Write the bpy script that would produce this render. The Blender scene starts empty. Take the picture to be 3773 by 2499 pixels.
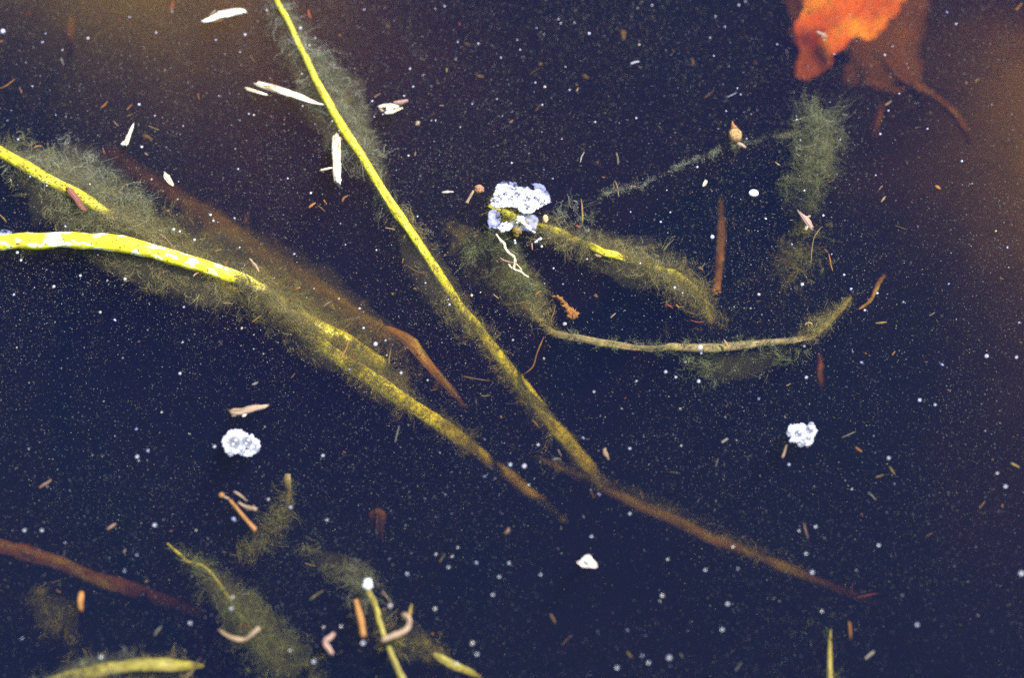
import bpy, math, random
import numpy as np
from mathutils import Vector, noise as mnoise
from mathutils.geometry import delaunay_2d_cdt

# ------------------------------------------------------------------ camera, light, exposure
# one unit is one centimetre: a 40 cm wide patch of pond seen from 60 cm above
S = bpy.context.scene
S.unit_settings.scale_length = 0.01
C = S.collection
TILT = math.radians(18.0)
DIST = 60.0
cam_d = bpy.data.cameras.new('camera')
cam = bpy.data.objects.new('camera', cam_d)
C.objects.link(cam)
S.camera = cam
cam.location = (0.0, -DIST * math.sin(TILT), DIST * math.cos(TILT))
cam.rotation_euler = (TILT, 0, 0)
cam_d.lens, cam_d.sensor_width = 54.0, 36.0
cam_d.clip_start, cam_d.clip_end = 1.0, 3000.0
cam_d.dof.use_dof = True
cam_d.dof.focus_distance = 61.2
cam_d.dof.aperture_fstop = 0.024
cam_d.dof.aperture_blades = 0

SUN_EL, SUN_AZ = math.radians(54), math.radians(48)      # azimuth measured clockwise from +Y
sun_dir = Vector((math.cos(SUN_EL) * math.sin(SUN_AZ), math.cos(SUN_EL) * math.cos(SUN_AZ), math.sin(SUN_EL)))
w = bpy.data.worlds.new('World')
S.world = w
w.use_nodes = True
nt = w.node_tree
sky = nt.nodes.new('ShaderNodeTexSky')
sky.sky_type = 'NISHITA'
sky.sun_disc = False
sky.sun_elevation = SUN_EL
sky.sun_rotation = SUN_AZ
nt.links.new(sky.outputs[0], nt.nodes['Background'].inputs[0])
nt.nodes['Background'].inputs[1].default_value = 0.10
sl = bpy.data.lights.new('sun', 'SUN')
sl.energy = 4.5
sl.angle = math.radians(0.5)
sl.color = (1.0, 0.96, 0.90)
sun = bpy.data.objects.new('sun', sl)
C.objects.link(sun)
sun.location = sun_dir * 200
sun.rotation_euler = sun_dir.to_track_quat('Z', 'Y').to_euler()
S.view_settings.view_transform = 'Standard'
S.view_settings.look = 'None'
S.view_settings.gamma = 1.0
S.view_settings.exposure = 1.5
S.cycles.use_denoising = False
S.cycles.max_bounces = 6
S.cycles.diffuse_bounces = 2
S.cycles.transparent_max_bounces = 16

rng = np.random.default_rng(7)
random.seed(7)

# ------------------------------------------------------------------ from photo measurements to places in the pond
PW, PH = 3773.0, 2499.0
CROPS = {
    'S': (0, 0, 1), 'D': (0, 0, PW / 2367),
    'A1': (0, 0, .5357), 'A2': (940, 0, .5357), 'A3': (1880, 0, .5357), 'A4': (2813, 0, .5357),
    'B1': (0, 830, .5357), 'B2': (940, 830, .5357), 'B3': (1880, 830, .5357), 'B4': (2813, 830, .5357),
    'C1': (0, 1660, .5351), 'C2': (940, 1660, .5351), 'C3': (1880, 1660, .5351), 'C4': (2813, 1660, .5351),
    'Z1': (1660, 640, .2679), 'Z2': (780, 1460, .1531), 'Z3': (2860, 1520, .1084), 'Z4': (720, 0, .10135),
    'Z5': (880, 280, .2679), 'Z6': (0, 480, .3316), 'Z7': (2000, 1050, .5068), 'Z8': (1300, 1880, .3316)}
_rot = cam.rotation_euler.to_matrix()
_ct = Vector(cam.location)


def src(c, x, y):
    ox, oy, k = CROPS[c]
    return ox + x * k, oy + y * k


def at(c, x, y, z=0.0):
    """the place at depth z that the photo shows at this point of a crop"""
    sx, sy = src(c, x, y)
    d = _rot @ Vector(((sx / PW - .5) * 36 / 54, (.5 - sy / PH) * 36 / 54 * PH / PW, -1.0))
    t = (z - _ct.z) / d.z
    return np.array(_ct + d * t)


def px(c, n, p=None):
    """a length of n crop pixels in cm"""
    k = CROPS[c][2] * 40.0 / PW
    if p is not None:
        k *= np.linalg.norm(np.array(_ct) - np.asarray(p)) / DIST
    return n * k


# ------------------------------------------------------------------ materials
def new_mat(name):
    m = bpy.data.materials.new(name)
    m.use_nodes = True
    t = m.node_tree
    return m, t, t.nodes['Principled BSDF']


def N(t, typ, **kw):
    n = t.nodes.new(typ)
    for k, v in kw.items():
        setattr(n, k, v)
    return n


def ramp(t, fac, stops):
    r = N(t, 'ShaderNodeValToRGB')
    e = r.color_ramp.elements
    while len(e) < len(stops):
        e.new(.5)
    for el, (p, c) in zip(e, stops):
        el.position = p
        el.color = (*c, 1) if len(c) == 3 else c
    t.links.new(fac, r.inputs[0])
    return r.outputs[0]


def noise_tex(t, vec, scale, detail=4, rough=.6):
    n = N(t, 'ShaderNodeTexNoise')
    n.inputs['Scale'].default_value = scale
    n.inputs['Detail'].default_value = detail
    n.inputs['Roughness'].default_value = rough
    if vec is not None:
        t.links.new(vec, n.inputs['Vector'])
    mr = N(t, 'ShaderNodeMapRange')
    mr.inputs['From Min'].default_value = .27
    mr.inputs['From Max'].default_value = .73
    t.links.new(n.outputs[0], mr.inputs[0])
    return mr.outputs[0]


def stretched(t, su, sv):
    u = N(t, 'ShaderNodeUVMap')
    mp = N(t, 'ShaderNodeMapping')
    mp.inputs['Scale'].default_value = (su, sv, 1)
    t.links.new(u.outputs[0], mp.inputs[0])
    ob = N(t, 'ShaderNodeObjectInfo')
    ad = N(t, 'ShaderNodeVectorMath', operation='ADD')
    t.links.new(mp.outputs[0], ad.inputs[0])
    mu = N(t, 'ShaderNodeMath', operation='MULTIPLY')
    mu.inputs[1].default_value = 37.0
    t.links.new(ob.outputs['Random'], mu.inputs[0])
    t.links.new(mu.outputs[0], ad.inputs[1])
    return ad.outputs[0]


def mixc(t, fac, a, b, mode='MIX'):
    m = N(t, 'ShaderNodeMix', data_type='RGBA', blend_type=mode)
    for s, v in ((0, fac), (6, a), (7, b)):
        if isinstance(v, (int, float)):
            m.inputs[s].default_value = v
        elif isinstance(v, tuple):
            m.inputs[s].default_value = (*v, 1)
        else:
            t.links.new(v, m.inputs[s])
    return m.outputs[2]


def stem_mat(name, pale, main, dark, su=1.6, sv=3.0, spots=.62, slime=.58):
    """mottled stem skin: pale patches, brown specks and olive slime"""
    m, t, b = new_mat(name)
    v1 = stretched(t, su, sv)
    n1 = noise_tex(t, v1, 1.0, 3, .55)
    col = ramp(t, n1, [(.22, dark), (.40, main), (.54, main), (.86, pale)])
    v2 = stretched(t, 6, 7)
    n2 = noise_tex(t, v2, 1.6, 2, .5)
    sp = ramp(t, n2, [(spots, (0, 0, 0)), (spots + .07, (1, 1, 1))])
    col = mixc(t, sp, col, (.10, .065, .012))
    n3 = noise_tex(t, stretched(t, .45, .9), 1.0, 4, .65)
    col = mixc(t, ramp(t, n3, [(slime, (0, 0, 0)), (slime + .22, (.9, .9, .9))]), col, (.22, .18, .06))
    t.links.new(col, b.inputs['Base Color'])
    b.inputs['Roughness'].default_value = .55
    b.inputs['Specular IOR Level'].default_value = .25
    bp = N(t, 'ShaderNodeBump')
    bp.inputs['Strength'].default_value = .35
    bp.inputs['Distance'].default_value = .05
    t.links.new(n1, bp.inputs['Height'])
    t.links.new(bp.outputs[0], b.inputs['Normal'])
    return m


def straw_mat(name, a, b_, edge):
    """fibrous dead plant matter, grooved along its length"""
    m, t, b = new_mat(name)
    v = stretched(t, 1.2, 14)
    n1 = noise_tex(t, v, 1.0, 4, .6)
    v2 = stretched(t, 2.2, 2.0)
    n2 = noise_tex(t, v2, 1.0, 3, .6)
    col = ramp(t, n1, [(.18, edge), (.42, b_), (.66, a)])
    st = ramp(t, n2, [(.62, (0, 0, 0)), (.95, (1, 1, 1))])
    col = mixc(t, st, col, edge)
    t.links.new(col, b.inputs['Base Color'])
    b.inputs['Roughness'].default_value = .7
    b.inputs['Specular IOR Level'].default_value = .2
    bp = N(t, 'ShaderNodeBump')
    bp.inputs['Strength'].default_value = .5
    bp.inputs['Distance'].default_value = .03
    t.links.new(n1, bp.inputs['Height'])
    t.links.new(bp.outputs[0], b.inputs['Normal'])
    return m


def tint_mat(name, rough=.8):
    m, t, b = new_mat(name)
    a = N(t, 'ShaderNodeAttribute', attribute_name='tint')
    t.links.new(a.outputs[0], b.inputs['Base Color'])
    b.inputs['Roughness'].default_value = rough
    b.inputs['Specular IOR Level'].default_value = .1
    return m


def fleck_mat():
    """small plant scraps: colour from the object, fibres and stains from noise"""
    m, t, b = new_mat('plant scrap')
    o = N(t, 'ShaderNodeObjectInfo')
    n1 = noise_tex(t, stretched(t, 3, 9), 1.0, 4, .65)
    k = ramp(t, n1, [(.15, (.10, .08, .07)), (.50, (.36, .34, .32)), (.85, (.62, .60, .58))])
    col = mixc(t, 1.0, o.outputs['Color'], k, 'MULTIPLY')
    t.links.new(col, b.inputs['Base Color'])
    b.inputs['Roughness'].default_value = .7
    b.inputs['Specular IOR Level'].default_value = .2
    return m


def bubble_mat(name, lo, hi, pw, use_obj=True, tone=(.88, .90, 1.0)):
    """a thin film: clear in the middle, milky towards the rim, with a glint"""
    m, t, b = new_mat(name)
    t.nodes.remove(b)
    out = t.nodes['Material Output']
    lw = N(t, 'ShaderNodeLayerWeight')
    lw.inputs[0].default_value = .5
    p = N(t, 'ShaderNodeMath', operation='POWER')
    t.links.new(lw.outputs['Facing'], p.inputs[0])
    p.inputs[1].default_value = pw
    mr = N(t, 'ShaderNodeMapRange')
    mr.inputs['To Min'].default_value = lo
    mr.inputs['To Max'].default_value = hi
    t.links.new(p.outputs[0], mr.inputs[0])
    fac = mr.outputs[0]
    df = N(t, 'ShaderNodeBsdfDiffuse')
    df.inputs[0].default_value = (*tone, 1)
    tl = N(t, 'ShaderNodeBsdfTranslucent')
    tl.inputs[0].default_value = (*tone, 1)
    if use_obj:
        o = N(t, 'ShaderNodeObjectInfo')
        t.links.new(o.outputs['Color'], df.inputs[0])
        t.links.new(o.outputs['Color'], tl.inputs[0])
        mx = N(t, 'ShaderNodeMath', operation='MULTIPLY', use_clamp=True)
        t.links.new(mr.outputs[0], mx.inputs[0])
        t.links.new(o.outputs['Alpha'], mx.inputs[1])
        fac = mx.outputs[0]
    ms = N(t, 'ShaderNodeMixShader')
    ms.inputs[0].default_value = .45
    t.links.new(df.outputs[0], ms.inputs[1])
    t.links.new(tl.outputs[0], ms.inputs[2])
    tr = N(t, 'ShaderNodeBsdfTransparent')
    m2 = N(t, 'ShaderNodeMixShader')
    t.links.new(fac, m2.inputs[0])
    t.links.new(tr.outputs[0], m2.inputs[1])
    t.links.new(ms.outputs[0], m2.inputs[2])
    gl = N(t, 'ShaderNodeBsdfGlossy')
    gl.inputs['Roughness'].default_value = .28
    m3 = N(t, 'ShaderNodeMixShader')
    m3.inputs[0].default_value = .06
    t.links.new(m2.outputs[0], m3.inputs[1])
    t.links.new(gl.outputs[0], m3.inputs[2])
    t.links.new(m3.outputs[0], out.inputs[0])
    return m


def film_mat(name, col, scale, lo, hi, amax):
    """a torn film of scum: broken up by noise"""
    m, t, b = new_mat(name)
    g = N(t, 'ShaderNodeTexCoord')
    n1 = noise_tex(t, g.outputs['Object'], scale, 5, .65)
    a = ramp(t, n1, [(lo, (0, 0, 0)), (hi, (amax,) * 3)])
    at_ = N(t, 'ShaderNodeAttribute', attribute_name='tint')
    mu = N(t, 'ShaderNodeMath', operation='MULTIPLY')
    t.links.new(a, mu.inputs[0])
    t.links.new(at_.outputs['Fac'], mu.inputs[1])
    t.links.new(mu.outputs[0], b.inputs['Alpha'])
    b.inputs['Base Color'].default_value = (*col, 1)
    b.inputs['Roughness'].default_value = .6
    b.inputs['Specular IOR Level'].default_value = .1
    return m


M_YELLOW = stem_mat('bright yellow stem skin', (.94, .92, .70), (.56, .50, .016), (.42, .35, .018), spots=.76, slime=.84)
M_YELLOW2 = stem_mat('yellow stem skin', (.60, .56, .10), (.40, .365, .012), (.24, .20, .015), spots=.66, slime=.74)
M_OLIVE = stem_mat('olive stem skin', (.26, .24, .05), (.16, .14, .03), (.08, .07, .03), spots=.70)
M_BROWN = stem_mat('brown stem skin', (.26, .175, .05), (.19, .12, .032), (.08, .06, .025), spots=.70)
M_ROOT = stem_mat('rusty root skin', (.26, .10, .03), (.18, .068, .018), (.10, .04, .015), spots=.8)
M_PEEL = stem_mat('peeling orange sheath', (.26, .12, .035), (.17, .075, .02), (.09, .05, .02), su=1.0, sv=7.0, spots=.8)
M_REDBR = stem_mat('red brown stem skin', (.15, .065, .024), (.11, .045, .018), (.06, .026, .015), spots=.72)
M_TANREED = stem_mat('tan reed skin', (.27, .21, .15), (.155, .115, .07), (.07, .055, .035), su=.8, sv=9.0, spots=.74)
M_STRAW = straw_mat('bleached straw', (.80, .74, .62), (.38, .28, .15), (.11, .055, .02))
M_STRAWW = straw_mat('white straw', (.88, .87, .84), (.60, .52, .36), (.16, .09, .03))
M_ORANGE = straw_mat('orange dead stalk', (.30, .15, .05), (.20, .085, .022), (.08, .035, .015))
M_TAN = straw_mat('tan dead stalk', (.34, .25, .18), (.20, .135, .08), (.08, .05, .03))
M_PINK = straw_mat('pinkish dead stalk', (.34, .22, .18), (.22, .135, .10), (.09, .05, .04))
M_RED = straw_mat('brick red scrap', (.20, .075, .055), (.15, .052, .04), (.07, .03, .02))
M_FLECK = fleck_mat()
M_HAIR = tint_mat('algae filaments')
M_SPECK = tint_mat('drifting specks')
M_BUB = bubble_mat('air bubble film', .30, 1.0, 1.3)
M_FOAMB = bubble_mat('foam bubble film', .10, 1.0, 1.7, False, (.84, .86, 1.0))
M_FROTH = bubble_mat('froth', .45, 1.0, 1.1, False, (.90, .90, 1.0))
M_SCUM = film_mat('pale scum film', (.30, .32, .56), 2.6, .30, .85, .8)


# ------------------------------------------------------------------ mesh helpers
def mesh_np(name, verts, faces, mat, uv=None, tint=None, smooth=True):
    """verts (n,3); faces (m,k) with k fixed, or a list of lists"""
    me = bpy.data.meshes.new(name)
    v = np.asarray(verts, dtype=np.float32)
    if isinstance(faces, np.ndarray):
        m, k = faces.shape
        me.vertices.add(len(v))
        me.vertices.foreach_set('co', v.ravel())
        me.loops.add(m * k)
        me.loops.foreach_set('vertex_index', faces.astype(np.int32).ravel())
        me.polygons.add(m)
        me.polygons.foreach_set('loop_start', np.arange(0, m * k, k, dtype=np.int32))
        me.update(calc_edges=True)
    else:
        me.from_pydata(v.tolist(), [], [list(f) for f in faces])
    if smooth:
        me.polygons.foreach_set('use_smooth', np.ones(len(me.polygons), dtype=bool))
    if uv is not None:
        ul = me.uv_layers.new(name='UVMap')
        li = np.zeros(len(me.loops), dtype=np.int32)
        me.loops.foreach_get('vertex_index', li)
        ul.data.foreach_set('uv', np.asarray(uv, dtype=np.float32)[li].ravel())
    if tint is not None:
        ca = me.color_attributes.new('tint', 'FLOAT_COLOR', 'POINT')
        c4 = np.ones((len(v), 4), dtype=np.float32)
        c4[:, :3] = tint
        ca.data.foreach_set('color', c4.ravel())
    me.materials.append(mat)
    me.update()
    return me


def empty(name, loc):
    o = bpy.data.objects.new(name, None)
    o.empty_display_size = .3
    C.objects.link(o)
    o.location = loc
    return o


def tag(o, label, cat, group=None, kind=None):
    if label:
        o['label'] = label
    if cat:
        o['category'] = cat
    if group:
        o['group'] = group
    if kind:
        o['kind'] = kind
    return o


def obj(name, geo, mat, parent=None, label=None, cat=None, group=None, loc=None, tint=None, smooth=True, kind=None):
    """geo = (verts, faces, uv) in world cm -> one mesh object, local to its parent or to its own centre"""
    v, f, uv = geo
    v = np.asarray(v, dtype=np.float64)
    base = np.array(parent.matrix_world.translation if False else parent['_w']) if parent is not None else (np.asarray(loc) if loc is not None else v.mean(axis=0))
    o = bpy.data.objects.new(name, mesh_np(name, v - base, f, mat, uv, tint, smooth))
    C.objects.link(o)
    if parent is not None:
        o.parent = parent
        if label:
            o['label'] = label
    else:
        o.location = base
        tag(o, label, cat, group, kind)
    return o


def thing(name, label, cat, loc, group=None):
    o = empty(name, loc)
    o['_w'] = [float(q) for q in loc]
    THINGS.append(o)
    return tag(o, label, cat, group)


THINGS = []


def catmull(P, n):
    P = np.asarray(P, dtype=np.float64)
    if len(P) == 2:
        t = np.linspace(0, 1, n)[:, None]
        return P[0] * (1 - t) + P[1] * t
    Q = np.vstack([2 * P[0] - P[1], P, 2 * P[-1] - P[-2]])
    seg = np.linalg.norm(np.diff(P[:, :3], axis=0), axis=1)
    cum = np.concatenate([[0], np.cumsum(seg)])
    out = []
    for s in np.linspace(0, cum[-1], n):
        i = min(np.searchsorted(cum, s, side='right') - 1, len(P) - 2)
        i = max(i, 0)
        u = (s - cum[i]) / max(seg[i], 1e-9)
        a, b, c, d = Q[i], Q[i + 1], Q[i + 2], Q[i + 3]
        out.append(.5 * ((2 * b) + (c - a) * u + (2 * a - 5 * b + 4 * c - d) * u * u + (3 * b - 3 * c + d - a) * u ** 3))
    return np.array(out)


def frames(P):
    T = np.gradient(P, axis=0)
    T /= np.linalg.norm(T, axis=1)[:, None] + 1e-9
    up = np.tile(np.array([0.0, 0, 1]), (len(P), 1))
    Sd = np.cross(T, up)
    l = np.linalg.norm(Sd, axis=1)
    Sd[l < 1e-3] = (1, 0, 0)
    Sd /= np.linalg.norm(Sd, axis=1)[:, None]
    Nn = np.cross(Sd, T)
    return T, Sd, Nn


def smooth_rand(n, step, r):
    k = max(int(n / step) + 3, 4)
    c = r.standard_normal(k)
    x = np.linspace(0, k - 1.001, n)
    i = x.astype(int)
    u = x - i
    u = u * u * (3 - 2 * u)
    return c[i] * (1 - u) + c[np.minimum(i + 1, k - 1)] * u


def tube(path, wid, thick=1.0, sides=12, n=None, lump=.06, ragged=0.0, groove=0.0, seed=0, tip=(1.0, 1.0), wob=0.0):
    """path (k,3), wid (k,) half widths; a lumpy, flattened, optionally grooved and ragged-ended rod"""
    r = np.random.default_rng(seed + 11)
    path = np.asarray(path, dtype=np.float64)
    L = np.linalg.norm(np.diff(path, axis=0), axis=1).sum()
    wmean = float(np.mean(wid))
    if n is None:
        n = int(np.clip(L / (wmean * .7 + 1e-6), 8, 110))
    full = catmull(np.hstack([path, np.asarray(wid, dtype=np.float64)[:, None]]), n)
    P, W = full[:, :3], np.maximum(full[:, 3], 1e-3)
    if wob:
        P = P + np.stack([smooth_rand(n, 4, r), smooth_rand(n, 4, r), .5 * smooth_rand(n, 4, r)], 1) * wob * wmean
    e = np.ones(n)
    e[0] *= tip[0]
    e[-1] *= tip[1]
    W = W * (1 + lump * smooth_rand(n, 3, r)) * e
    T, Sd, Nn = frames(P)
    ang = np.arange(sides) * 2 * math.pi / sides
    g = 1 + groove * r.uniform(-1, 1, sides)
    s = np.concatenate([[0], np.cumsum(np.linalg.norm(np.diff(P, axis=0), axis=1))])
    V, UV = [], []
    for i in range(n):
        k = g * (1 + lump * .6 * r.standard_normal(sides))
        x, z = np.cos(ang) * k, np.sin(ang) * k * thick
        off = np.zeros(sides)
        if ragged and (i == 0 or i == n - 1):
            off = r.uniform(-1, .6, sides) * ragged * wmean * (1 if i else -1)
        V.append(P[i] + W[i] * (x[:, None] * Sd[i] + z[:, None] * Nn[i]) + off[:, None] * T[i])
        UV.append(np.stack([np.full(sides, s[i]), np.abs(np.arange(sides) / sides * 2 - 1)], 1))
    V = np.vstack(V)
    UV = np.vstack(UV)
    F = []
    for i in range(n - 1):
        for k in range(sides):
            a, b = i * sides + k, i * sides + (k + 1) % sides
            F.append((a, a + sides, b + sides, b))
    F.append(tuple(range(sides)))
    F.append(tuple((n - 1) * sides + k for k in range(sides))[::-1])
    return V, F, UV


def join(*geos):
    V, F, U, o = [], [], [], 0
    for v, f, u in geos:
        V.append(np.asarray(v))
        F += [tuple(int(i) + o for i in q) for q in f]
        U.append(np.asarray(u) if u is not None else np.zeros((len(v), 2)))
        o += len(v)
    return np.vstack(V), F, np.vstack(U)


def ball(center, r, seed=0, squash=(1, 1, 1), rough=0.0, seg=12, rings=8):
    rr = np.random.default_rng(seed + 5)
    V, UV = [], []
    off = rr.uniform(-50, 50, 3)
    for i in range(rings + 1):
        th = math.pi * i / rings
        for k in range(seg):
            ph = 2 * math.pi * k / seg
            d = np.array([math.sin(th) * math.cos(ph), math.sin(th) * math.sin(ph), math.cos(th)])
            q = 1.0
            if rough:
                q += rough * mnoise.noise(Vector(d * 2.2 + off)) + rough * .6 * mnoise.noise(Vector(d * 5.5 + off))
            V.append(np.asarray(center) + d * q * r * np.asarray(squash))
            UV.append((ph, th))
    F = []
    for i in range(rings):
        for k in range(seg):
            a, b = i * seg + k, i * seg + (k + 1) % seg
            F.append((a, a + seg, b + seg, b))
    return np.array(V), F, np.array(UV)


def sheet(outline, z, cell, thick, bend=None, seed=0, jag=0.0):
    """an outline (world xy) filled with a fine triangle net, given thickness and relief"""
    r = random.Random(seed)
    P = [Vector((p[0], p[1])) for p in outline]
    dense = []
    for i, a in enumerate(P):
        b = P[(i + 1) % len(P)]
        m = max(1, int((b - a).length / cell))
        nrm = Vector((-(b - a).y, (b - a).x)).normalized()
        for k in range(m):
            q = a + (b - a) * k / m
            dense.append(q + nrm * r.gauss(0, jag) if k else q)
    xs, ys = [p.x for p in dense], [p.y for p in dense]
    pts = list(dense)

    def inside(x, y):
        c = False
        j = len(dense) - 1
        for i in range(len(dense)):
            a, b = dense[i], dense[j]
            if (a.y > y) != (b.y > y) and x < (b.x - a.x) * (y - a.y) / (b.y - a.y) + a.x:
                c = not c
            j = i
        return c
    y = min(ys) + cell * .5
    while y < max(ys):
        x = min(xs) + cell * .5
        while x < max(xs):
            q = Vector((x + r.uniform(-.25, .25) * cell, y + r.uniform(-.25, .25) * cell))
            if inside(q.x, q.y):
                pts.append(q)
            x += cell
        y += cell
    nb = len(dense)
    vs, _, fs, *_ = delaunay_2d_cdt(pts, [], [list(range(nb))], 1, 1e-5)
    V = []
    for v in vs:
        V.append((v.x, v.y, z + (bend(v.x, v.y) if bend else 0.0)))
    V = np.array(V)
    n = len(V)
    edge = {}
    for f in fs:
        for i in range(len(f)):
            a, b = f[i], f[(i + 1) % len(f)]
            edge[(a, b)] = 1
    rim = [(a, b) for (a, b) in edge if (b, a) not in edge]
    V2 = V.copy()
    V2[:, 2] -= thick
    F = [tuple(f) for f in fs] + [tuple(i + n for i in reversed(f)) for f in fs] + [(a, a + n, b + n, b)[::-1] for a, b in rim]
    allv = np.vstack([V, V2])
    bd = np.ones(2 * n)
    for a, b in rim:
        bd[[a, b, a + n, b + n]] = 0
    return allv, F, allv[:, :2].copy(), bd


def strands(roots, dirs, lens, rad, guide, S_=5, curl=.5, stray=.22, pull=(0, 0, 0), sides=3, r=None):
    """K curly filaments as thin three sided tubes, all at once; those of one wisp share its curl"""
    K = len(roots)
    G = int(guide.max()) + 1
    p = roots.copy()
    d = dirs / (np.linalg.norm(dirs, axis=1)[:, None] + 1e-9)
    P = [p.copy()]
    drift = r.standard_normal((G, 3)) * curl * .7
    for s in range(S_):
        g = r.standard_normal((G, 3)) * curl + drift
        d = d + (g[guide] + stray * r.standard_normal((K, 3))) * np.array([1, 1, .5]) + np.array(pull)
        d /= np.linalg.norm(d, axis=1)[:, None] + 1e-9
        p = p + d * (lens / S_)[:, None]
        p[:, 2] = np.minimum(p[:, 2], -.02)
        P.append(p.copy())
    P = np.array(P)                                     # S+1, K, 3
    T = np.gradient(P, axis=0)
    T /= np.linalg.norm(T, axis=2)[:, :, None] + 1e-9
    ref = r.standard_normal((K, 3))
    A = np.cross(T, ref[None])
    A /= np.linalg.norm(A, axis=2)[:, :, None] + 1e-9
    B = np.cross(T, A)
    tp = np.linspace(1, .4, S_ + 1)[:, None, None]
    V = []
    for k in range(sides):
        a = 2 * math.pi * k / sides
        V.append(P + (A * math.cos(a) + B * math.sin(a)) * rad[None, :, None] * tp)
    V = np.stack(V, 2)                                  # S+1, K, sides, 3
    idx = np.arange((S_ + 1) * K * sides).reshape(S_ + 1, K, sides)
    F = []
    for k in range(sides):
        k2 = (k + 1) % sides
        F.append(np.stack([idx[:-1, :, k], idx[:-1, :, k2], idx[1:, :, k2], idx[1:, :, k]], -1).reshape(-1, 4))
    return V.reshape(-1, 3), np.vstack(F), np.tile(np.arange(K)[None, :, None], (S_ + 1, 1, sides)).ravel()


HAIR_COLS = np.array([(.22, .21, .13), (.17, .17, .09), (.26, .23, .14), (.19, .20, .14), (.28, .24, .13), (.13, .13, .06)])
NHAIR = [0]


def algae(path, wl, wr, per_cm, seed, length=(.35, 1.0), rad=.0052, cols=None, dz=.5, patch=.55, pull=(0, 0, 0), attached=.48, top=-.05, bright=1.0, per_wisp=11, murk=1.0):
    """filaments round a path in wisps: wl / wr are how far the fuzz reaches on either side (cm), per point"""
    r = np.random.default_rng(seed)
    path = np.asarray(path, dtype=np.float64)
    L = np.linalg.norm(np.diff(path, axis=0), axis=1).sum()
    n = max(int(L * 8), 10)
    k = len(path)
    wl = np.broadcast_to(np.asarray(wl, dtype=np.float64), (k,))
    wr = np.broadcast_to(np.asarray(wr, dtype=np.float64), (k,))
    full = catmull(np.hstack([path, wl[:, None], wr[:, None]]), n)
    P = full[:, :3]
    T, Sd, Nn = frames(P)
    G = int(L * per_cm * HAIR_K / per_wisp)
    i = r.integers(0, n, G)
    keep = np.zeros(G, dtype=bool)
    side = np.where(r.random(G) < .5, 1.0, -1.0)
    W = np.where(side > 0, full[i, 4], full[i, 3])
    for j in range(G):
        c = .5 + 1.6 * mnoise.noise(Vector((P[i[j], 0] * .8 + seed, P[i[j], 1] * .8, side[j] * 3.1))) + .9 * mnoise.noise(Vector((P[i[j], 0] * 2.3, P[i[j], 1] * 2.3 + seed, side[j] * 7.7)))
        keep[j] = r.random() < (1 - patch) + patch * c and r.random() < max(W[j], .05) / max(full[:, 3:].max(), .05)
    i, side, W = i[keep], side[keep], W[keep]
    G = len(i)
    if G == 0:
        return None
    att = r.random(G) < attached
    out = np.where(att, r.uniform(0, .2, G), r.random(G) ** 1.5 * .85) * W
    groot = P[i] + Sd[i] * (side * out)[:, None] + T[i] * r.normal(0, .15, G)[:, None]
    groot[:, 2] += r.normal(0, 1, G) * dz * np.minimum(.3 + out, 1.2) * .6
    gdir = Sd[i] * (side * r.uniform(.2, 1.2, G))[:, None] + T[i] * r.normal(.35, .8, G)[:, None] + Nn[i] * r.normal(0, .3, G)[:, None]
    gdir /= np.linalg.norm(gdir, axis=1)[:, None]
    glen = r.uniform(*length, G) * np.where(att, np.maximum(W, .25) * 1.0, .75)
    gtone = r.uniform(.55, 1.25, G)
    guide = np.repeat(np.arange(G), per_wisp)
    K = len(guide)
    roots = groot[guide] + r.normal(0, 1, (K, 3)) * np.array([.07, .07, .05]) * (.5 + glen[guide])[:, None]
    roots[:, 2] = np.minimum(roots[:, 2], top)
    dirs = gdir[guide] + r.normal(0, .30, (K, 3))
    lens = glen[guide] * r.uniform(.35, 1.1, K)
    long_ = r.random(K) < .10
    rads = np.where(long_, .0085, rad * r.uniform(.5, 1.5, K))
    grain = r.random(K) < .38
    lens = np.where(grain, r.uniform(.02, .06, K), lens)
    rads = np.where(grain, r.uniform(.006, .016, K), rads)
    roots = roots + np.where(grain, 1.0, 0.0)[:, None] * (dirs / np.linalg.norm(dirs, axis=1)[:, None] * (glen[guide] * r.random(K))[:, None] + r.normal(0, .08, (K, 3)))
    roots[:, 2] = np.minimum(roots[:, 2], top)
    cs = (cols if cols is not None else HAIR_COLS) * bright
    V, F, who = strands(roots, dirs, lens, rads, guide, r=r, pull=pull)
    NHAIR[0] += K
    tint = cs[r.integers(0, len(cs), K)] * (r.uniform(.5, 1.0, K) * gtone[guide] + .4 * long_)[:, None]
    return V, F, tint[who], (full, murk, seed)


HAIR_K = 3.2


def murk_mat(name, col, dens):
    m = bpy.data.materials.new(name)
    m.use_nodes = True
    t = m.node_tree
    t.nodes.remove(t.nodes['Principled BSDF'])
    v = t.nodes.new('ShaderNodeVolumePrincipled')
    v.inputs['Color'].default_value = (*col, 1)
    v.inputs['Density'].default_value = dens
    t.links.new(v.outputs[0], t.nodes['Material Output'].inputs['Volume'])
    return m


M_MURK = murk_mat('slimy silt in the algae', (.60, .54, .32), .10)


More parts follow.
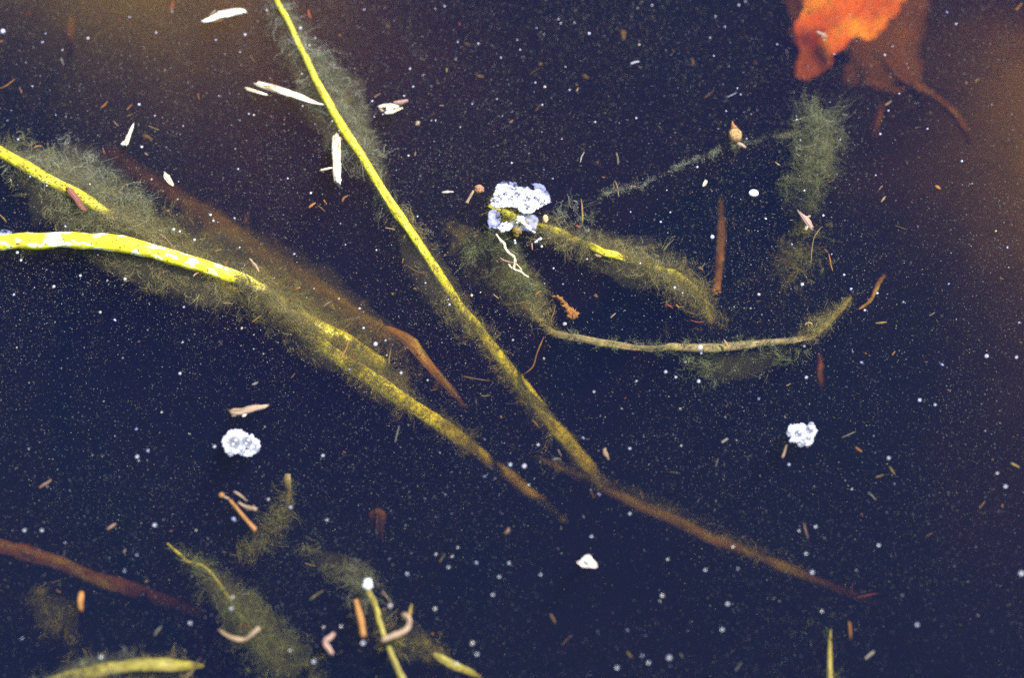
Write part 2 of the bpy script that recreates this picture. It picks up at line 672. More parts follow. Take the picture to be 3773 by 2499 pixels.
def murk_tube(full, k, seed):
    """the soft slimy mass that holds the filaments: a lumpy flattened tube of cloudy water"""
    r = np.random.default_rng(seed + 900)
    n = max(8, len(full) // 3)
    ix = np.linspace(0, len(full) - 1, n).astype(int)
    F_ = full[ix]
    P = F_[:, :3]
    T, Sd, Nn = frames(P)
    sides = 14
    V, U = [], []
    e = np.sin(np.linspace(.06, math.pi - .06, n)) ** .5
    off = r.uniform(-40, 40)
    for i in range(n):
        for q in range(sides):
            a = 2 * math.pi * q / sides
            c_, s_ = math.cos(a), math.sin(a)
            w_ = F_[i, 4] if c_ > 0 else F_[i, 3]
            lump = 1 + .55 * mnoise.noise(Vector((P[i, 0] * .9 + off, P[i, 1] * .9, a * .9))) + .3 * mnoise.noise(Vector((P[i, 0] * 2.5 + off, P[i, 1] * 2.5, a * 2)))
            x = max(w_, .12) * k * e[i] * lump * c_
            z = (.10 + .45 * min(max(F_[i, 3], F_[i, 4]), 1.2)) * k * e[i] * lump * s_
            p = P[i] + Sd[i] * x + Nn[i] * z
            p[2] = min(p[2], -.03)
            V.append(p)
    F = [(i * sides + q, (i + 1) * sides + q, (i + 1) * sides + (q + 1) % sides, i * sides + (q + 1) % sides) for i in range(n - 1) for q in range(sides)]
    F.append(tuple(range(sides)))
    F.append(tuple((n - 1) * sides + q for q in range(sides))[::-1])
    return np.array(V), F, None


def add_hair(parent, geo, label=None):
    if geo is None:
        return
    V, F, tint, (full, murk, seed) = geo
    if murk:
        for k in ((1.0, .55) if murk >= 1 else (.8,)):
            obj('algae_slime', murk_tube(full, k, seed + int(k * 10)), M_MURK, parent, smooth=False)
    return obj('algae_hair', (V, F, None), M_HAIR, parent, label=label, tint=tint, smooth=False)


def pts(c, *rows):
    """rows of x, y, z -> world path"""
    return np.array([at(c, *row) for row in rows])


# ------------------------------------------------------------------ setting: pond bed and the water body
def bed_height(x, y):
    def hump(cx, cy, rx, ry, flat):
        return min(1.0, flat * math.exp(-(((x - cx) / rx) ** 2 + ((y - cy) / ry) ** 2)))
    def hump(cx, cy, rx, ry):
        return math.exp(-(((x - cx) / rx) ** 2 + ((y - cy) / ry) ** 2))
    h = -28.0
    h += 20.6 * hump(25, 11.5, 13, 18)         # silt bank under and beyond the orange leaf
    h += 21.2 * hump(-19, 21, 17, 14)        # bank in the far corner
    h += 1.0 * mnoise.noise(Vector((x * .09, y * .09, 3.3))) + .25 * mnoise.noise(Vector((x * .3, y * .3, 1.0)))
    return h


def axis_coords():
    fine = np.linspace(-45, 45, 121)
    g = [45]
    while g[-1] < 590:
        g.append(g[-1] * 1.35 + 2)
    g = np.array(g[1:])
    return np.concatenate([-g[::-1], fine, g])


ax = axis_coords()
nx = len(ax)
BV = np.array([(x, y, bed_height(x, y)) for y in ax for x in ax])
ii = np.arange(nx * nx).reshape(nx, nx)
BF = np.stack([ii[:-1, :-1], ii[:-1, 1:], ii[1:, 1:], ii[1:, :-1]], -1).reshape(-1, 4)
m, t, b = new_mat('pond mud')
g = N(t, 'ShaderNodeTexCoord')
n1 = noise_tex(t, g.outputs['Object'], .35, 6, .6)
sx_ = N(t, 'ShaderNodeSeparateXYZ')
t.links.new(g.outputs['Object'], sx_.inputs[0])
mr = N(t, 'ShaderNodeMapRange')
mr.inputs['From Min'].default_value = -6
mr.inputs['From Max'].default_value = 12
t.links.new(sx_.outputs[0], mr.inputs[0])
olive_mud = ramp(t, n1, [(.1, (.19, .165, .09)), (.5, (.23, .20, .11)), (.9, (.28, .24, .13))])
brown_mud = ramp(t, n1, [(.1, (.17, .12, .08)), (.5, (.22, .155, .10)), (.9, (.26, .19, .12))])
t.links.new(mixc(t, mr.outputs[0], olive_mud, brown_mud), b.inputs['Base Color'])
b.inputs['Roughness'].default_value = .9
b.inputs['Specular IOR Level'].default_value = .05
obj('pond_bed', (BV, BF, None), m, loc=(0, 0, 0), kind='structure')

# the water: a body of tea brown, faintly blue-scattering pond water (no added surface skin: the photo shows none)
R_ = max(ax) - 1.0
wv = [(x, y, z) for z in (-60, 0) for x, y in ((-R_, -R_), (R_, -R_), (R_, R_), (-R_, R_))]
wf = [(0, 3, 2, 1), (4, 5, 6, 7), (0, 1, 5, 4), (1, 2, 6, 5), (2, 3, 7, 6), (3, 0, 4, 7)]
wm = bpy.data.materials.new('pond water')
wm.use_nodes = True
t = wm.node_tree
t.nodes.remove(t.nodes['Principled BSDF'])
SIG_A = (.085, .108, .330)
SIG_S = (.0019, .0038, .0330)


def vol(kind, sig):
    d = max(sig)
    nd = t.nodes.new(kind)
    c = [q / d for q in sig]
    if 'Absorption' in kind:
        d *= 1.0001
        c = [1 - q for q in c]
    nd.inputs['Color'].default_value = (*c, 1)
    nd.inputs['Density'].default_value = d
    return nd


va, vs_ = vol('ShaderNodeVolumeAbsorption', SIG_A), vol('ShaderNodeVolumeScatter', SIG_S)
ad = t.nodes.new('ShaderNodeAddShader')
t.links.new(va.outputs[0], ad.inputs[0])
t.links.new(vs_.outputs[0], ad.inputs[1])
t.links.new(ad.outputs[0], t.nodes['Material Output'].inputs['Volume'])
obj('pond_water', (np.array(wv, dtype=float), wf, None), wm, loc=(0, 0, 0), kind='structure', smooth=False)


# ------------------------------------------------------------------ drifting specks (beyond counting)
def specks(n, seed):
    r = np.random.default_rng(seed)
    x = r.uniform(-30, 30, n * 2)
    y = r.uniform(-22, 24, n * 2)
    dens = np.array([.62 + .55 * mnoise.noise(Vector((a * .16, b * .16, 9.0))) + .35 * mnoise.noise(Vector((a * .6, b * .6, 4.0))) for a, b in zip(x, y)])
    dens *= np.interp(y, [-14, 0, 8, 14], [.42, .8, 1.0, 1.05])
    k = r.random(n * 2) < dens
    x, y = x[k][:n], y[k][:n]
    n = len(x)
    z = -r.exponential(1.9, n) - .05
    z = np.maximum(z, -9)
    rad = .0085 + r.exponential(.0050, n)
    rad *= np.where(r.random(n) < .05, 1.7, 1.0)
    rad = np.minimum(rad, .030)
    pal = np.array([(.46, .47, .60), (.38, .38, .50), (.55, .55, .62), (.42, .37, .28), (.50, .33, .16), (.36, .20, .09), (.28, .30, .20), (.60, .40, .28), (.34, .16, .12)])
    ci = r.choice(len(pal), n, p=[.24, .20, .12, .14, .06, .06, .11, .03, .04])
    warm = pal[ci]
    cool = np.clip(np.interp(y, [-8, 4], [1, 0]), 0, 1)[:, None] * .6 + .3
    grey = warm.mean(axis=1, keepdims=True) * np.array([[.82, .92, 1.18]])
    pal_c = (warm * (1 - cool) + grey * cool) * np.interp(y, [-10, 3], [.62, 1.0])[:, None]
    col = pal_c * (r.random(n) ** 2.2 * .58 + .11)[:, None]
    octa = np.array([(1, 0, 0), (-1, 0, 0), (0, 1, 0), (0, -1, 0), (0, 0, 1), (0, 0, -1)], dtype=float)
    sc = r.uniform(.6, 1.4, (n, 1, 3))
    V = (octa[None] * sc * rad[:, None, None])
    ca, sa = np.cos(r.uniform(0, 6.28, n)), np.sin(r.uniform(0, 6.28, n))
    a = np.arctan2(sa, ca)
    ca, sa = np.cos(a)[:, None], np.sin(a)[:, None]
    vx = V[:, :, 0] * ca - V[:, :, 1] * sa
    vy = V[:, :, 0] * sa + V[:, :, 1] * ca
    V = np.stack([vx, vy, V[:, :, 2]], -1) + np.stack([x, y, z], -1)[:, None, :]
    fo = np.array([(0, 2, 4), (2, 1, 4), (1, 3, 4), (3, 0, 4), (2, 0, 5), (1, 2, 5), (3, 1, 5), (0, 3, 5)])
    F = (fo[None] + (np.arange(n) * 6)[:, None, None]).reshape(-1, 3)
    return V.reshape(-1, 3), F, np.repeat(col, 6, axis=0)


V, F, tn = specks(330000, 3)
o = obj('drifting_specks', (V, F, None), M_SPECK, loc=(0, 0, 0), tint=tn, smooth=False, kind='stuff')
tag(o, 'fine pale and rusty specks drifting all through the dark water', 'silt specks')


# ------------------------------------------------------------------ stems
def widths(c, ws, P):
    """full widths in crop pixels at each path point -> half widths in cm"""
    return np.array([px(c, wv_, p) * .5 for wv_, p in zip(ws, P)])


def weed(label, c, rows, ws, mat, hair=None, thick=.55, seed=1, tip=(1, 1), name='water_weed', cat='water weed', group='algae covered stems', **kw):
    P = pts(c, *rows)
    T_ = thing(name, label, cat, P[0], group)
    obj('stem', tube(P, widths(c, ws, P), thick, 14, seed=seed, tip=tip, wob=.10, **kw), mat, T_)
    for h in (hair or []):
        h = dict(h)
        hp = pts(h.pop('c', c), *h.pop('rows')) if 'rows' in h else P
        add_hair(T_, algae(hp, **h))
    return T_


HP = dict(length=(.35, 1.2))
OL = np.array([(.24, .22, .10), (.19, .18, .08), (.28, .24, .13), (.21, .20, .12), (.30, .23, .12)])
GN = np.array([(.20, .24, .14), (.17, .20, .11), (.24, .25, .18), (.15, .18, .10)])
GY = np.array([(.26, .27, .24), (.22, .24, .18), (.30, .29, .25), (.18, .21, .15)])

weed('thin straight bright yellow stem crossing from the top edge down to the middle', 'D',
     [(632, -28, -0.12), (643, 0, -0.12), (700, 120, -0.12), (750, 225, -0.14), (830, 352, -0.20), (915, 487, -0.35), (985, 590, -0.60), (1060, 702, -1.62), (1110, 768, -2.70), (1180, 860, -3.65), (1260, 962, -4.73), (1310, 1022, -5.67), (1360, 1082, -7.02), (1400, 1130, -8.78)],
     [10, 11, 13, 18, 20, 21, 21, 22, 24, 30, 34, 36, 38, 26], M_YELLOW2, seed=2, hair=[
        dict(rows=[(650, 0, -.3), (715, 120, -.4), (765, 225, -.5), (840, 352, -.6), (920, 487, -.9)], wl=[.35, .5, 1.3, .9, .2], wr=[.9, 1.1, 1.3, 1.2, .5], per_cm=330, seed=21, cols=GY, length=(.5, 1.5), patch=.8),
        dict(rows=[(680, 150, -.6), (740, 240, -.8), (790, 310, -.8)], wl=[.4, 1.5, .6], wr=[.3, .5, .3], per_cm=260, seed=22, murk=0, cols=OL, patch=.8),
        dict(rows=[(915, 487, -.6), (985, 590, -.9), (1060, 702, -1.5), (1110, 768, -2.0)], wl=.45, wr=[.7, 1.0, 1.2, .9], per_cm=260, seed=23, cols=OL, patch=.7),
        dict(rows=[(1080, 730, -1.7), (1130, 800, -2.2), (1240, 940, -3.2), (1350, 1070, -4.6)], wl=.45, wr=.5, per_cm=170, seed=24, cols=OL, patch=.8)])

weed('thick arching bright yellow stem floating at the surface, sunk and dim further on', 'D',
     [(-40, 563, .02), (0, 561, .03), (60, 557, .03), (150, 555, .02), (250, 561, -.02), (330, 574, -.10), (420, 601, -.25), (500, 627, -.45), (560, 648, -0.8), (600, 664, -1.4), (650, 700, -2.8), (705, 737, -2.2), (760, 768, -2.3), (820, 805, -3.0), (890, 850, -4.0)],
     [38, 38, 38, 37, 38, 38, 37, 34, 29, 26, 28, 32, 36, 38, 30], M_YELLOW, seed=3, thick=.6, tip=(1, .6), hair=[
        dict(rows=[(0, 575, -.5), (150, 575, -.5), (250, 585, -.5), (350, 610, -.6), (450, 640, -.8), (560, 680, -1.0), (640, 720, -1.6)], wl=[.5, .4, .5, 1.0, 1.0, .9, .8], wr=[.6, .4, .8, 1.1, 1.3, 1.1, .8], per_cm=330, seed=31, cols=OL, patch=.6),
        dict(rows=[(300, 470, -1.3), (420, 560, -1.4), (560, 640, -1.6), (700, 725, -2.0), (850, 815, -2.6)], wl=[.8, 1.2, 1.2, 1.2, .9], wr=[.6, 1.0, 1.1, 1.1, .8], per_cm=230, seed=33, cols=OL, patch=.5),
        dict(rows=[(540, 640, -.5), (600, 672, -.6), (680, 725, -.8), (740, 770, -1.1)], wl=.5, wr=.5, per_cm=260, seed=34, cols=OL, patch=.4),
        dict(rows=[(560, 655, -1.2), (640, 710, -2.2), (740, 770, -2.4), (850, 840, -2.9), (940, 900, -3.6)], wl=1.2, wr=[1.1, 1.2, 1.2, 1.0, .8], per_cm=330, seed=32, murk=.5, cols=OL, patch=.45)])

weed('yellow stem with flaking bright patches that dives under the thick arching stem', 'D',
     [(-40, 326, -0.20), (0, 350, -0.22), (60, 385, -0.25), (120, 420, -0.28), (190, 457, -0.35), (255, 497, -0.70), (330, 545, -2.08), (420, 600, -2.2), (520, 662, -2.6), (600, 715, -2.5), (650, 745, -2.6), (700, 770, -2.2), (800, 842, -2.4), (900, 905, -2.6), (1000, 972, -3.8), (1060, 1012, -5.4), (1110, 1055, -7.0), (1200, 1120, -9.5), (1310, 1205, -10.0)],
     [24, 24, 26, 27, 27, 22, 24, 26, 26, 26, 27, 30, 33, 35, 37, 35, 30, 26, 14], M_YELLOW2, seed=4, hair=[
        dict(rows=[(0, 350, -.5), (60, 385, -.5), (120, 420, -.5), (190, 457, -.6), (255, 497, -.7), (350, 560, -.9), (440, 615, -1.0)], wl=[1.2, 1.4, 1.5, 1.5, 1.4, 1.2, .8], wr=[.6, 1.0, 1.5, 2.0, 1.9, 1.1, .5], per_cm=480, seed=41, cols=np.vstack([OL, GN]), patch=.5),
        dict(rows=[(240, 490, -.25), (300, 520, -.3), (400, 580, -.35)], wl=.5, wr=.5, per_cm=260, seed=42, cols=OL, patch=.3, top=-.2),
        dict(rows=[(30, 360, -.4), (110, 380, -.5), (240, 440, -.6), (340, 500, -.7)], wl=[.5, 1.2, 1.2, .8], wr=.5, per_cm=260, seed=43, cols=GY, patch=.8, length=(.5, 1.4)),
        dict(rows=[(600, 700, -2.0), (700, 760, -1.7), (800, 830, -1.9), (900, 900, -2.2), (1000, 965, -3.0), (1080, 1030, -4.2)], wl=[.9, 1.0, .9, .8, .6, .5], wr=[1.0, 1.1, .9, .7, .5, .5], per_cm=300, seed=44, cols=OL, patch=.75)])

T_B = weed('sunken rust brown stem with a peeling orange tip, lying behind the yellow stems', 'D',
     [(110, 250, -12.83), (200, 315, -13), (320, 405, -10.5), (480, 505, -8.10), (620, 594, -7.02), (760, 692, -6.21), (840, 742, -5.67), (890, 770, -5.13), (930, 792, -4.86), (985, 842, -4.86), (1030, 890, -5.00), (1075, 940, -5.67)],
     [40, 44, 44, 44, 42, 40, 38, 34, 40, 30, 20, 8], M_BROWN, seed=5, hair=[
        dict(rows=[(420, 470, -4.5), (560, 555, -4.0), (700, 650, -3.4), (860, 750, -2.9), (960, 830, -3.0), (1040, 900, -3.2)], wl=[.9, .9, .9, .7, .5, .3], wr=[1.1, 1.2, 1.2, 1.0, .7, .4], per_cm=150, seed=51, cols=np.array([(.22, .13, .06), (.26, .17, .07), (.18, .12, .06)]), patch=.7)])
P = pts('D', (872, 752, -3.6), (905, 768, -3.0), (945, 790, -2.7), (985, 838, -2.8), (1030, 890, -3.6), (1078, 944, -5.2))
obj('peeling_tip', tube(P, widths('D', [8, 26, 30, 24, 18, 7], P), .5, 12, seed=55, ragged=1.0), M_PEEL, T_B)
weed('sunken brown olive stem running down into the deep from the foot of the yellow stems', 'D',
     [(1165, 1022, -6.69), (1190, 1036, -6.69), (1280, 1080, -7.65), (1400, 1132, -8.60), (1480, 1172, -8.92), (1560, 1205, -8.77), (1640, 1245, -8.28), (1700, 1268, -9.24), (1740, 1284, -9.56), (1800, 1308, -8.92), (1880, 1340, -10.51), (1960, 1372, -13.55), (2030, 1398, -17.52)],
     [6, 8, 14, 20, 24, 26, 26, 23, 17, 25, 18, 13, 7], M_BROWN, seed=6, hair=[
        dict(rows=[(1250, 1062, -4.3), (1400, 1120, -4.8), (1560, 1195, -5.0), (1700, 1258, -5.0), (1850, 1325, -5.8)], wl=.5, wr=.4, per_cm=70, seed=61, cols=OL, patch=.8)])
weed('deep dark red brown stem running in from the lower edge of the dark water', 'D',
     [(-40, 1250, -6.50), (0, 1264, -6.62), (70, 1284, -7.00), (140, 1305, -7.50), (210, 1335, -8.25), (280, 1358, -9.00), (340, 1378, -10.25), (400, 1398, -12.00), (470, 1425, -15.00)],
     [32, 34, 34, 34, 32, 38, 34, 28, 16], M_REDBR, seed=7)

weed('pale tan bowed reed with algae under it, lying alone in open dark water', 'Z7',
     [(-160, 130, -3.0), (0, 285, -1.9), (75, 350, -1.3), (180, 375, -1.0), (300, 395, -.9), (450, 425, -.9), (600, 450, -.9), (720, 468, -.9), (820, 466, -.8), (930, 455, -.7), (1050, 460, -.7), (1200, 462, -.7), (1350, 455, -.7), (1500, 440, -.7), (1700, 415, -.8), (1850, 395, -.9), (1940, 380, -1.2), (2060, 290, -1.8), (2170, 180, -2.4), (2240, 90, -3.2)],
     [40, 44, 66, 64, 60, 58, 52, 48, 50, 58, 66, 70, 66, 58, 50, 48, 46, 44, 36, 18], M_TANREED, seed=8, thick=.5, groove=.10, hair=[
        dict(rows=[(-700, -420, -3.0), (-450, -180, -2.4), (-200, 60, -1.8), (-60, 210, -1.3), (60, 330, -1.1)], wl=[.5, 1.2, 1.3, 1.0, .5], wr=[.5, 1.0, .8, .6, .4], per_cm=280, seed=81, cols=OL, patch=.7),
        dict(rows=[(1020, 500, -1.0), (1200, 520, -1.2), (1400, 520, -1.3), (1600, 490, -1.2), (1850, 440, -1.2)], wl=.1, wr=[1.2, 1.6, 1.3, 1.0, .8], per_cm=300, seed=82, murk=.5, cols=GN, patch=.7, pull=(-.04, -.05, 0)),
        dict(rows=[(100, 350, -.8), (400, 410, -.7), (800, 450, -.6), (1300, 440, -.5), (1850, 390, -.6)], wl=.22, wr=.22, per_cm=90, seed=83, murk=0, cols=GN, patch=.8, length=(.3, .6)),
        dict(rows=[(1880, 400, -.9), (2000, 330, -1.0), (2120, 220, -1.3), (2230, 90, -1.8)], wl=[.7, .8, .5, .15], wr=[.4, .5, .3, .15], per_cm=230, seed=84, murk=.5, cols=OL, patch=.5)])

weed('olive yellow stem with bright chips running from the white foam patch into murky algae', 'S',
     [(1800, 758, -.05), (1845, 775, -.10), (1900, 802, -.25), (1965, 830, -.35), (2050, 850, -1.5), (2120, 885, -1.5), (2200, 918, -.5), (2270, 940, -.55), (2340, 965, -1.2), (2430, 993, -.9), (2500, 1020, -2.2), (2570, 1090, -3.6), (2620, 1190, -5)],
     [12, 18, 24, 28, 28, 30, 32, 30, 26, 26, 34, 36, 26], M_YELLOW2, seed=9, hair=[
        dict(rows=[(1960, 830, -.5), (2080, 870, -.6), (2200, 915, -.8), (2330, 965, -.8), (2450, 1010, -.9), (2560, 1090, -1.5), (2640, 1190, -2.2)], wl=[.6, .8, .9, 1.0, 1.1, .9, .6], wr=[.7, .8, .9, 1.0, 1.0, .9, .4], per_cm=420, seed=91, cols=OL, patch=.5),
        dict(rows=[(1880, 880, -.9), (1900, 960, -1.0), (1950, 1040, -1.2), (1980, 1090, -1.6)], wl=[1.0, .5, .6, .4], wr=[1.3, 1.5, 1.3, .8], per_cm=380, seed=92, murk=.5, cols=GN, patch=.6),
        dict(rows=[(1700, 960, -1.0), (1780, 880, -.9), (1860, 850, -.8)], wl=.4, wr=.4, per_cm=200, seed=93, murk=0, cols=GN, patch=.7),
        dict(rows=[(1820, 760, -.12), (1880, 795, -.15), (1950, 825, -.2)], wl=.25, wr=.25, per_cm=240, seed=96, cols=np.array([(.34, .32, .05), (.28, .24, .04), (.22, .20, .06)]), patch=.4, murk=0, top=.02),
        dict(rows=[(2050, 780, -.4), (2130, 840, -.4), (2180, 880, -.4)], wl=.9, wr=.3, per_cm=150, seed=94, murk=0, cols=GY, patch=.8, length=(.5, 1.2)),
        dict(rows=[(2560, 1150, -2.4), (2500, 1220, -2.6), (2480, 1290, -2.6)], wl=1.0, wr=1.0, per_cm=160, seed=95, murk=0, cols=OL, patch=.9)])

weed('feathery upright grey green plume of algae with a faint stalk', 'A4',
     [(395, 800, -1.0), (375, 900, -1.1), (345, 1040, -1.2), (320, 1160, -1.4), (300, 1300, -1.8), (285, 1420, -2.4), (270, 1560, -3.5)],
     [10, 14, 18, 20, 18, 14, 10], M_OLIVE, seed=10, name='algae_plume', cat='algae plume', hair=[
        dict(rows=[(410, 800, -.8), (400, 880, -.9), (385, 980, -1.0), (365, 1090, -1.1), (340, 1200, -1.3), (325, 1310, -1.6), (300, 1420, -2.0)], wl=[.9, 1.2, 1.0, .8, .8, .7, .5], wr=[1.2, 1.4, 1.3, 1.0, 1.0, 1.0, .7], per_cm=640, seed=101, murk=.5, cols=np.vstack([GN, GY]), patch=.6, pull=(.02, .20, .02), length=(.7, 1.6), attached=.75),
        dict(rows=[(180, 1200, -1.6), (240, 1300, -1.8), (270, 1420, -2.2), (250, 1560, -2.6)], wl=.9, wr=.9, per_cm=150, seed=102, murk=0, cols=GN, patch=.9),
        dict(c='B4', rows=[(260, 20, -2.0), (230, 160, -2.2), (230, 300, -2.4), (150, 420, -2.8)], wl=1.6, wr=1.6, per_cm=150, seed=103, murk=0, cols=np.vstack([OL, GN]), patch=.9)])

weed('grey green algae clump on a forked faint stem', 'C1',
     [(1150, 640, -1.6), (1215, 700, -1.4), (1300, 770, -1.4), (1400, 800, -1.6), (1480, 880, -1.8), (1540, 970, -2.0), (1620, 1090, -2.4), (1740, 1260, -2.8), (1900, 1480, -3.4)],
     [16, 26, 24, 22, 24, 26, 28, 30, 30], M_OLIVE, seed=12, hair=[
        dict(rows=[(1200, 690, -1.2), (1330, 770, -1.3), (1450, 860, -1.4), (1540, 980, -1.5), (1640, 1110, -1.8), (1760, 1270, -2.0), (1900, 1480, -2.6)], wl=[.3, .5, .6, .7, 1.0, 1.3, 1.5], wr=[.3, .5, .6, .6, .9, 1.1, 1.2], per_cm=330, seed=121, bright=.75, murk=.5, cols=GN, patch=.5),
        dict(c='C2', rows=[(230, 190, -1.4), (220, 330, -1.6), (160, 470, -1.9), (60, 600, -2.2), (-60, 760, -2.4)], wl=[.3, .5, .7, .8, .7], wr=[.3, .5, .6, .7, .7], per_cm=240, seed=122, bright=.7, murk=.5, cols=np.vstack([GN, OL]), patch=.6)])
weed('short tan topped algae stalk leaning over the forked clump', 'C2',
     [(222, 165, -1.0), (222, 215, -1.05), (230, 290, -1.4), (210, 400, -1.9), (140, 520, -2.5)],
     [40, 52, 34, 30, 20], M_TANREED, seed=13)

weed('fat yellow green stem lying along the bottom edge', 'C1',
     [(250, 1640, -1.2), (430, 1580, -1.0), (620, 1535, -.8), (800, 1500, -.7), (950, 1483, -.6), (1080, 1480, -.55), (1200, 1480, -.8), (1300, 1482, -1.2), (1400, 1490, -2.0)],
     [60, 76, 80, 84, 86, 84, 80, 64, 30], M_OLIVE, seed=14, thick=.6, hair=[
        dict(rows=[(300, 1620, -.9), (500, 1560, -.8), (700, 1510, -.8), (900, 1480, -.7)], wl=.5, wr=.9, per_cm=330, seed=141, bright=.62, cols=GY, patch=.5),
        dict(rows=[(900, 1500, -1), (1100, 1500, -1), (1300, 1500, -1.2)], wl=.5, wr=.9, per_cm=190, seed=142, cols=OL, patch=.6)])
weed('slim green stem slanting up from the bottom edge to a pale foam flake', 'C2',
     [(770, 930, -.9), (800, 1010, -.8), (830, 1090, -.7), (860, 1190, -.6), (900, 1320, -.5), (950, 1440, -.4), (1000, 1550, -.3), (1030, 1620, -.3)],
     [50, 46, 44, 42, 36, 38, 44, 46], M_OLIVE, seed=15, hair=[
        dict(rows=[(640, 850, -1.0), (760, 950, -.9), (800, 1010, -.8), (840, 1120, -.9)], wl=.7, wr=[.5, 1.0, 1.2, 1.2], per_cm=230, seed=151, bright=.62, murk=0, cols=GY, patch=.6),
        dict(rows=[(860, 1160, -1.4), (930, 1280, -1.5), (1080, 1340, -1.9), (1200, 1400, -2.2)], wl=.9, wr=.9, per_cm=130, seed=152, murk=0, cols=OL, patch=.8)])
weed('blurred green upright stem at the bottom edge under open dark water', 'C4',
     [(462, 1235, -1.6), (458, 1300, -1.4), (455, 1400, -1.2), (456, 1480, -1.1), (460, 1600, -1.0)],
     [10, 20, 28, 34, 38], M_OLIVE, seed=16, hair=[
        dict(rows=[(300, 1180, -2.0), (400, 1260, -1.8), (450, 1400, -1.6), (450, 1560, -1.5)], wl=.9, wr=.6, per_cm=90, seed=161, bright=.62, murk=0, cols=GN, patch=.9)])

# a sunken leaf blade, a long thread of algae, twigs and roots
def single(name, geo, mat, label, cat, group=None, loc=None, **kw):
    return obj(name, geo, mat, None, label, cat, group, loc, **kw)




def drift(label, c, rows, wl, wr, per, seed, cols):
    P = pts(c, *rows)
    T_ = thing('algae_drift', label, 'algae drift', P[len(P) // 2], 'loose drifts of algae')
    add_hair(T_, algae(P, wl, wr, per, seed, cols=cols, patch=.8, attached=.3, murk=.5, bright=.6))


drift('dim loose olive algae drift below the deep dark red brown stem', 'C1', [(270, 950, -2.2), (340, 1080, -2.4), (420, 1210, -2.6), (520, 1400, -2.8)], [.5, 1.0, .9, .4], [.5, .9, .8, .4], 130, 191, OL)
drift('hazy grey green algae drift running diagonally into the bottom edge', 'D', [(440, 1290, -2.0), (520, 1370, -2.0), (590, 1440, -2.0), (660, 1510, -2.1), (730, 1590, -2.2)], [.5, .8, 1.0, 1.1, 1.0], [.5, .8, 1.0, 1.1, 1.0], 170, 194, np.vstack([GN, GY]))
drift('faint grey algae drift trailing into the pale foam flake', 'C2', [(330, 640, -2.0), (480, 760, -1.9), (640, 850, -1.6), (760, 920, -1.3), (860, 900, -1.4)], [.3, .6, .7, .8, .3], [.3, .7, .8, .8, .3], 150, 192, GY)
drift('faint brown algae drift between the slim green stem and the olive leaf blade', 'C2', [(880, 1180, -2.0), (1000, 1290, -2.2), (1150, 1370, -2.4), (1300, 1460, -2.6)], [.4, .9, .9, .4], [.4, .9, .8, .4], 110, 193, OL)

P = pts('C2', (1225, 1400, -.8), (1290, 1440, -.8), (1380, 1490, -.9), (1480, 1530, -1.2), (1560, 1570, -1.8))
single('sunken_leaf', tube(P, widths('C2', [18, 52, 54, 44, 10], P), .25, 12, seed=17), M_OLIVE, 'short olive leaf blade tilted under water at the bottom edge', 'leaf blade')


def thread(label, c, rows, seed, w_=.16, per=420, cols=GY, name='algae_thread'):
    P = pts(c, *rows)
    V, F, tn_, _ = algae(P, w_, w_, per, seed, length=(.15, .6), cols=cols, dz=.05, patch=.9, attached=.6, per_wisp=6)
    return single(name, (V, F, None), M_HAIR, label, 'algae thread', tint=tn_, smooth=False)


thread('long thin fuzzy grey thread of algae climbing to the teardrop seed and the plume', 'D',
       [(1366, 508, -1.2), (1378, 478, -.9), (1402, 446, -.5), (1468, 432, -.4), (1520, 408, -.35), (1560, 388, -.3), (1600, 370, -.3), (1640, 354, -.4), (1700, 336, -.7), (1780, 318, -1.0), (1850, 306, -1.2)], 171, w_=.07, per=95)

P = pts('B3', (1445, -190, -6.0), (1452, -60, -5.0), (1450, 60, -4.6), (1445, 180, -4.2), (1435, 300, -3.8), (1425, 380, -3.2), (1415, 455, -2.4))
T_ = thing('sunken_stick', 'rust brown sunken stick standing upright between the olive stem and the plume', 'stick', P[-1])
obj('shaft', tube(P, widths('B3', [14, 40, 62, 66, 56, 54, 56], P), .8, 12, seed=18, groove=.06, ragged=1.0), M_REDBR, T_)
obj('broken_end', join(*[ball(at('B3', x, y, -2.2), px('B3', r), k, (1, .8, .6), .5, 8, 6) for k, (x, y, r) in enumerate([(1400, 448, 18), (1425, 440, 16), (1412, 468, 14), (1440, 462, 12)])]), M_ORANGE, T_)

P = pts('C2', (835, 405, -6.2), (840, 440, -6.2), (838, 500, -6.5), (838, 580, -7.0), (850, 650, -7.8), (860, 740, -10.1))
T_ = thing('sunken_leaf', 'small dim dark red leaf sunk upright in open dark water', 'leaf', P[0])
obj('blade', tube(P, widths('C2', [50, 110, 112, 92, 74, 20], P), .18, 12, seed=19, lump=.1), M_REDBR, T_)
P2 = P.copy()
P2[:, 2] += .14
obj('midrib', tube(P2, widths('C2', [10, 12, 12, 10, 8, 5], P), .8, 6, seed=20), M_BROWN, T_)

# the orange leaf
def leaf_uv(x, y):
    """place on the leaf in the photo's own measure, from two known points"""
    d = np.array([x, y]) - LO
    return d[0] / LSX, d[1] / LSY


def low_lobe(x, y):
    u, v_ = leaf_uv(x, y)
    k = (395 + 60 * mnoise.noise(Vector((x, y, 3.0))) - u) / 26.0
    m_ = (v_ - 235 - 40 * mnoise.noise(Vector((x * 1.5, y * 1.5, 8.0)))) / 22.0
    return 1 / (1 + math.exp(-max(-20, min(20, min(k, m_)))))


def leaf_z(x, y):
    q = np.array([x, y]) - LC
    return .30 * mnoise.noise(Vector((x * .55, y * .55, 2.0))) - .015 * q[0] ** 2 - .8 * low_lobe(x, y)


